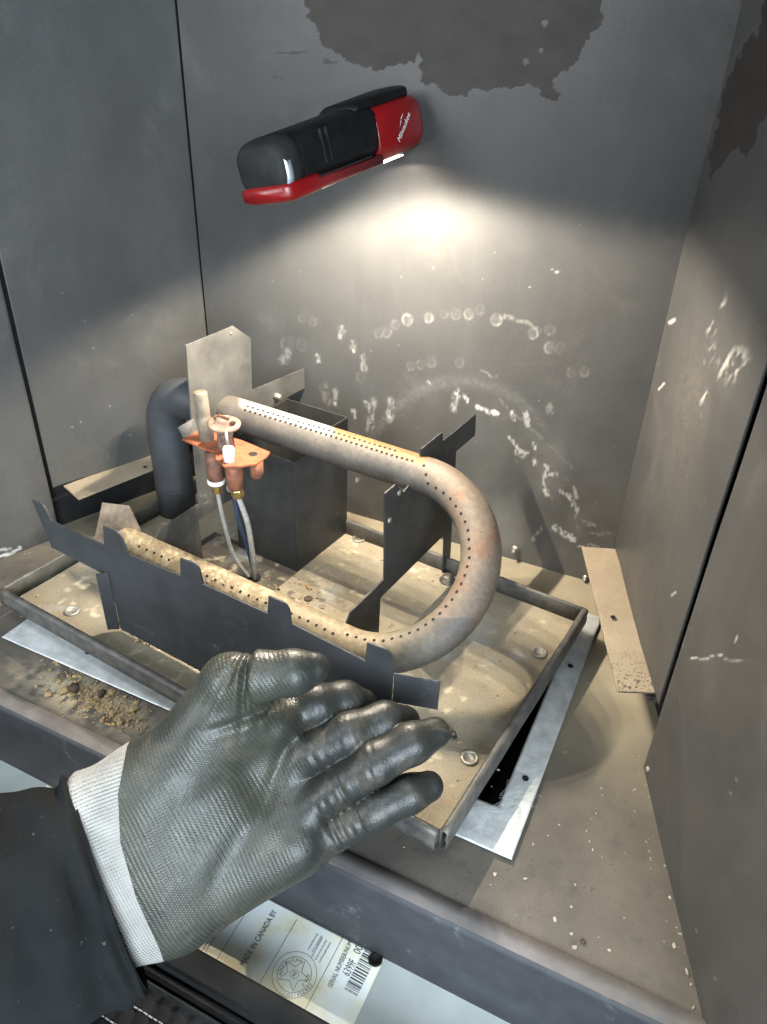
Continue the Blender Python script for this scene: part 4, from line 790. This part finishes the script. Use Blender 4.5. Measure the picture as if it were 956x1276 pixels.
add(cap(cm(300, 880, .385), cm(345, 905, .389), .0125, .0120), .010)                  # thumb web
# wrist tube (elliptical), running on under the sleeve
W0, W1 = cm(200, 1056, .384), cm(60, 1108, .372); wax = (W1 - W0) / np.linalg.norm(W1 - W0); wn = np.array([0, 0, 1], np.float32); wn = wn - wn.dot(wax) * wax; wn /= np.linalg.norm(wn); wt = np.cross(wn, wax)
qx, qy, qz = PX - W0[0], PY - W0[1], PZ - W0[2]; al = qx * wax[0] + qy * wax[1] + qz * wax[2]; tt = qx * wt[0] + qy * wt[1] + qz * wt[2]; nn_ = qx * wn[0] + qy * wn[1] + qz * wn[2]
flare = .0480 + .0035 * np.clip(al / .04, 0, 1) - .011 * np.clip((al - .029) / .014, 0, 1); hem = .0016 * np.exp(-((al - .046) / .0035) ** 2) - .0014 * np.exp(-((al - .037) / .0022) ** 2)
shr = 1 + np.clip(al, -.07, 0) * 7; wr_d = (np.sqrt((tt / (flare * shr)) ** 2 + (nn_ / (.0285 * shr)) ** 2) - 1) * .0285 * shr - hem
wr_d = np.maximum(wr_d, al - .047); wr_d = np.maximum(wr_d, -al - .06); add(wr_d, .016)
hand = palm
TH = [(288, 850, .373, 14.2), (326, 842, .366, 11.6), (366, 838, .365, 10.8), (391, 833, .367, 8.0)]
def chain(fg):
    d = None
    for a, c in zip(fg[:-1], fg[1:]):
        s = cap(cm(*a[:3]), cm(*c[:3]), a[3] / 1000, c[3] / 1000); d = s if d is None else smin(d, s, .004)
    return d
fd = [chain(f) for f in FING]; th = chain(TH)
out = palm
for d in fd + [th]: out = np.minimum(out, smin(palm, d, .0055))
# folds: (pixel, depth, direction along the finger in pixels, amplitude mm, width mm, reach mm)
FOLD = [((303, 850), .356, (1, .12), 5.0, 1.7, 13), ((310, 872), .358, (.9, -.15), 2.2, 1.2, 10), ((290, 836), .358, (1, .45), 2.4, 1.3, 10), ((279, 846), .360, (1, .6), 1.3, 1.3, 11), ((268, 858), .360, (1, .7), .7, 1.3, 10),
        ((424, 1034), .376, (.86, -.5), 1.5, 1.5, 10), ((434, 1030), .376, (.86, -.42), 1.0, 1.1, 11), ((414, 1040), .376, (.86, -.5), 1.3, 1.2, 11), ((445, 1022), .376, (.86, -.45), .9, 1.0, 10), ((466, 1008), .376, (.9, -.4), .4, 1.4, 9),
        ((457, 953), .374, (.85, -.4), .7, 1.1, 9), ((466, 948), .374, (.85, -.3), .6, 1.0, 9), ((421, 978), .375, (.85, -.5), 1.1, 1.3, 10), ((431, 917), .377, (.9, -.3), .5, 1.1, 8), ((420, 923), .377, (.9, -.3), .4, 1.0, 8), ((386, 943), .377, (.85, -.5), .9, 1.3, 9), ((397, 882), .38, (.9, -.2), .6, 1.2, 8),
        ((346, 960), .376, (.9, .35), 4.0, 3.0, 10), ((332, 992), .374, (.92, .4), 2.2, 5.0, 18), ((298, 1035), .372, (.92, .4), 1.6, 6.0, 20), ((308, 893), .372, (.25, 1), 2.4, 2.2, 12)]
for (fx, fy), d0, (dx, dy), am, wd, rc in FOLD:
    p0 = cm(fx, fy, d0); L = math.hypot(dx, dy); s = ((PX - p0[0]) * dx + (PY - p0[1]) * dy) / L; rr2 = (PX - p0[0]) ** 2 + (PY - p0[1]) ** 2 + (PZ - p0[2]) ** 2
    out = out + (am / 1000) * np.exp(-(s / (wd / 1000)) ** 2) * np.exp(-rr2 / (2 * (rc / 1000) ** 2)) - (am / 4500) * np.exp(-((np.abs(s) - wd / 500) / (wd / 1000)) ** 2) * np.exp(-rr2 / (2 * (rc / 1000) ** 2))
hp = cm(341, 974, .376); out = out + .0085 * np.exp(-(((PX - hp[0]) ** 2 + (PY - hp[1]) ** 2) / (2 * .0100 ** 2)) - ((PZ - hp[2]) / .011) ** 2)      # hollow of the palm
def surface_nets(D):
    S = D < 0; nx, ny, nz = D.shape; cnt = np.zeros((nx - 1, ny - 1, nz - 1), np.int8)
    for i in (0, 1):
        for j in (0, 1):
            for k in (0, 1): cnt += S[i:nx - 1 + i, j:ny - 1 + j, k:nz - 1 + k]
    act = (cnt > 0) & (cnt < 8); idx = -np.ones(act.shape, np.int64); ci = np.argwhere(act); idx[act] = np.arange(len(ci)); acc = np.zeros((len(ci), 3)); num = np.zeros(len(ci))
    crn = [(i, j, k) for i in (0, 1) for j in (0, 1) for k in (0, 1)]
    for a in range(8):
        for b_ in range(a + 1, 8):
            ca, cb = crn[a], crn[b_]
            if sum(abs(x - y) for x, y in zip(ca, cb)) != 1: continue
            da = D[ci[:, 0] + ca[0], ci[:, 1] + ca[1], ci[:, 2] + ca[2]]; db = D[ci[:, 0] + cb[0], ci[:, 1] + cb[1], ci[:, 2] + cb[2]]; m_ = (da < 0) != (db < 0); t = np.where(m_, da / np.where(m_, da - db, 1), 0)
            acc += np.where(m_[:, None], np.array(ca) + t[:, None] * (np.array(cb) - np.array(ca)), 0); num += m_
    Vt = ci + acc / num[:, None]; quads = []
    for ax in range(3):
        sl0 = [slice(None)] * 3; sl1 = [slice(None)] * 3; sl0[ax] = slice(0, -1); sl1[ax] = slice(1, None); ch = S[tuple(sl0)] != S[tuple(sl1)]
        e = np.argwhere(ch); b1, b2 = [(1, 2), (2, 0), (0, 1)][ax]; ok = (e[:, b1] > 0) & (e[:, b2] > 0) & (e[:, b1] < D.shape[b1] - 1) & (e[:, b2] < D.shape[b2] - 1); e = e[ok]; fl = S[tuple(sl0)][e[:, 0], e[:, 1], e[:, 2]]
        def at_(o1, o2): q = e.copy(); q[:, b1] += o1; q[:, b2] += o2; return idx[q[:, 0], q[:, 1], q[:, 2]]
        qd = np.stack([at_(-1, -1), at_(0, -1), at_(0, 0), at_(-1, 0)], 1); qd[~fl] = qd[~fl][:, ::-1]; quads.append(qd)
    return Vt, np.concatenate(quads)
Vh, Qh = surface_nets(out); Pc = lo_ + Vh * STEP
for _ in range(1):                                           # light Laplacian smoothing
    acc = np.zeros_like(Pc); cn = np.zeros(len(Pc))
    for a in range(4):
        i, j = Qh[:, a], Qh[:, (a + 1) % 4]; np.add.at(acc, i, Pc[j]); np.add.at(cn, i, 1); np.add.at(acc, j, Pc[i]); np.add.at(cn, j, 1)
    Pc = Pc * .5 + .5 * acc / cn[:, None]
Wd = CAM + Pc @ Bm.T
hx = (Pc[:, 0] * .927 - Pc[:, 1] * .375); hy = (Pc[:, 0] * .375 + Pc[:, 1] * .927); hpx, hpy = CX + F * Pc[:, 0] / Pc[:, 2], CY + F * Pc[:, 1] / Pc[:, 2]
bnd = np.interp(hpy, [900, 932, 990, 1050, 1120, 1183, 1230], [172, 158, 147, 150, 170, 199, 215]); front = hpx > bnd
huv = np.stack([hx + .06 * hy * hy / .1, hy, np.clip((.045 - hx - .25 * (hy - .12)) / .03 + .9, .18, 1)], 1) if False else np.stack([hx, hy, np.clip((395 - hpx) / 60, .12, 1)], 1)
huv[:, 0] = hx + .9 * (hy - .16) ** 2                        # rows of stitches bow across the palm
fq = front[Qh].mean(1) > .5
sh = np.intersect1d(np.unique(Qh[fq]), np.unique(Qh[~fq]))          # clean edge where the coating ends
Pc[sh, 0] += (bnd[sh] - hpx[sh]) * Pc[sh, 2] / F; Wd = CAM + Pc @ Bm.T
def sub(name, msk):
    q = Qh[msk]; ids, inv = np.unique(q, return_inverse=True); me = mesh_np(name, Wd[ids], inv.reshape(-1, 4)); a = me.attributes.new('huv', 'FLOAT_VECTOR', 'POINT'); a.data.foreach_set('vector', huv[ids].astype(np.float32).ravel()); return me
pn = thing('person', pd(165, 1090, .39), 'outstretched hand in a grey coated work glove and black sleeve, palm up before the burner', 'person')
link('glove', sub('glove', fq), M['glove'], pn, True); link('glove_cuff', sub('cuff', ~fq), M['cuff'], pn, True)
# sleeve
cs = [(cm(138, 1100, .380), .0550, .0390), (cm(128, 1104, .379), .0565, .0410), (cm(92, 1118, .375), .0575, .0430), (cm(20, 1148, .362), .0585, .0440), (cm(-80, 1195, .345), .0600, .0460), (cm(-230, 1265, .320), .0630, .0500)]
P_ = spline([c[0] for c in cs], 8); rw = np.interp(np.linspace(0, 1, len(P_)), np.linspace(0, 1, len(cs)), [c[1] for c in cs]); rd = np.interp(np.linspace(0, 1, len(P_)), np.linspace(0, 1, len(cs)), [c[2] for c in cs])
V = []; n = 96; axm = nrm(np.array([-.936, .351, -.42]))
rings_ = [(P_[0] + axm * .012, rw[0] - .0035, rd[0] - .0035, 0)] + [(P_[i], rw[i], rd[i], i) for i in range(len(P_))]
for c, a_, d2, i in rings_:
    s = np.array([0, 0, 1.0]); s = nrm(s - s.dot(axm) * axm); t = np.cross(s, axm)
    for k in range(n):
        an = 2 * math.pi * k / n; wv = .0016 * math.sin(3 * an + i * .35) + .0012 * math.sin(5 * an - i * .6) + .0016 * math.sin(i * .8 + 2 * math.cos(an)); wv *= min(1, i / 8 + .05); V.append(c + t * (a_ + wv) * math.cos(an) + s * (d2 + wv) * math.sin(an))
Vw = CAM + np.array(V) @ Bm.T; m_ = len(rings_); Fq = [(i * n + k, i * n + (k + 1) % n, (i + 1) * n + (k + 1) % n, (i + 1) * n + k) for i in range(m_ - 1) for k in range(n)] + [tuple((m_ - 1) * n + k for k in range(n))]
bm = bmesh.new(); bm.from_mesh(mesh('sleeve', Vw, Fq)); o = link('sleeve', bm_mesh('sleeve', bm), M['sleeve'], pn, True); md = o.modifiers.new('s', 'SUBSURF'); md.levels = md.render_levels = 1
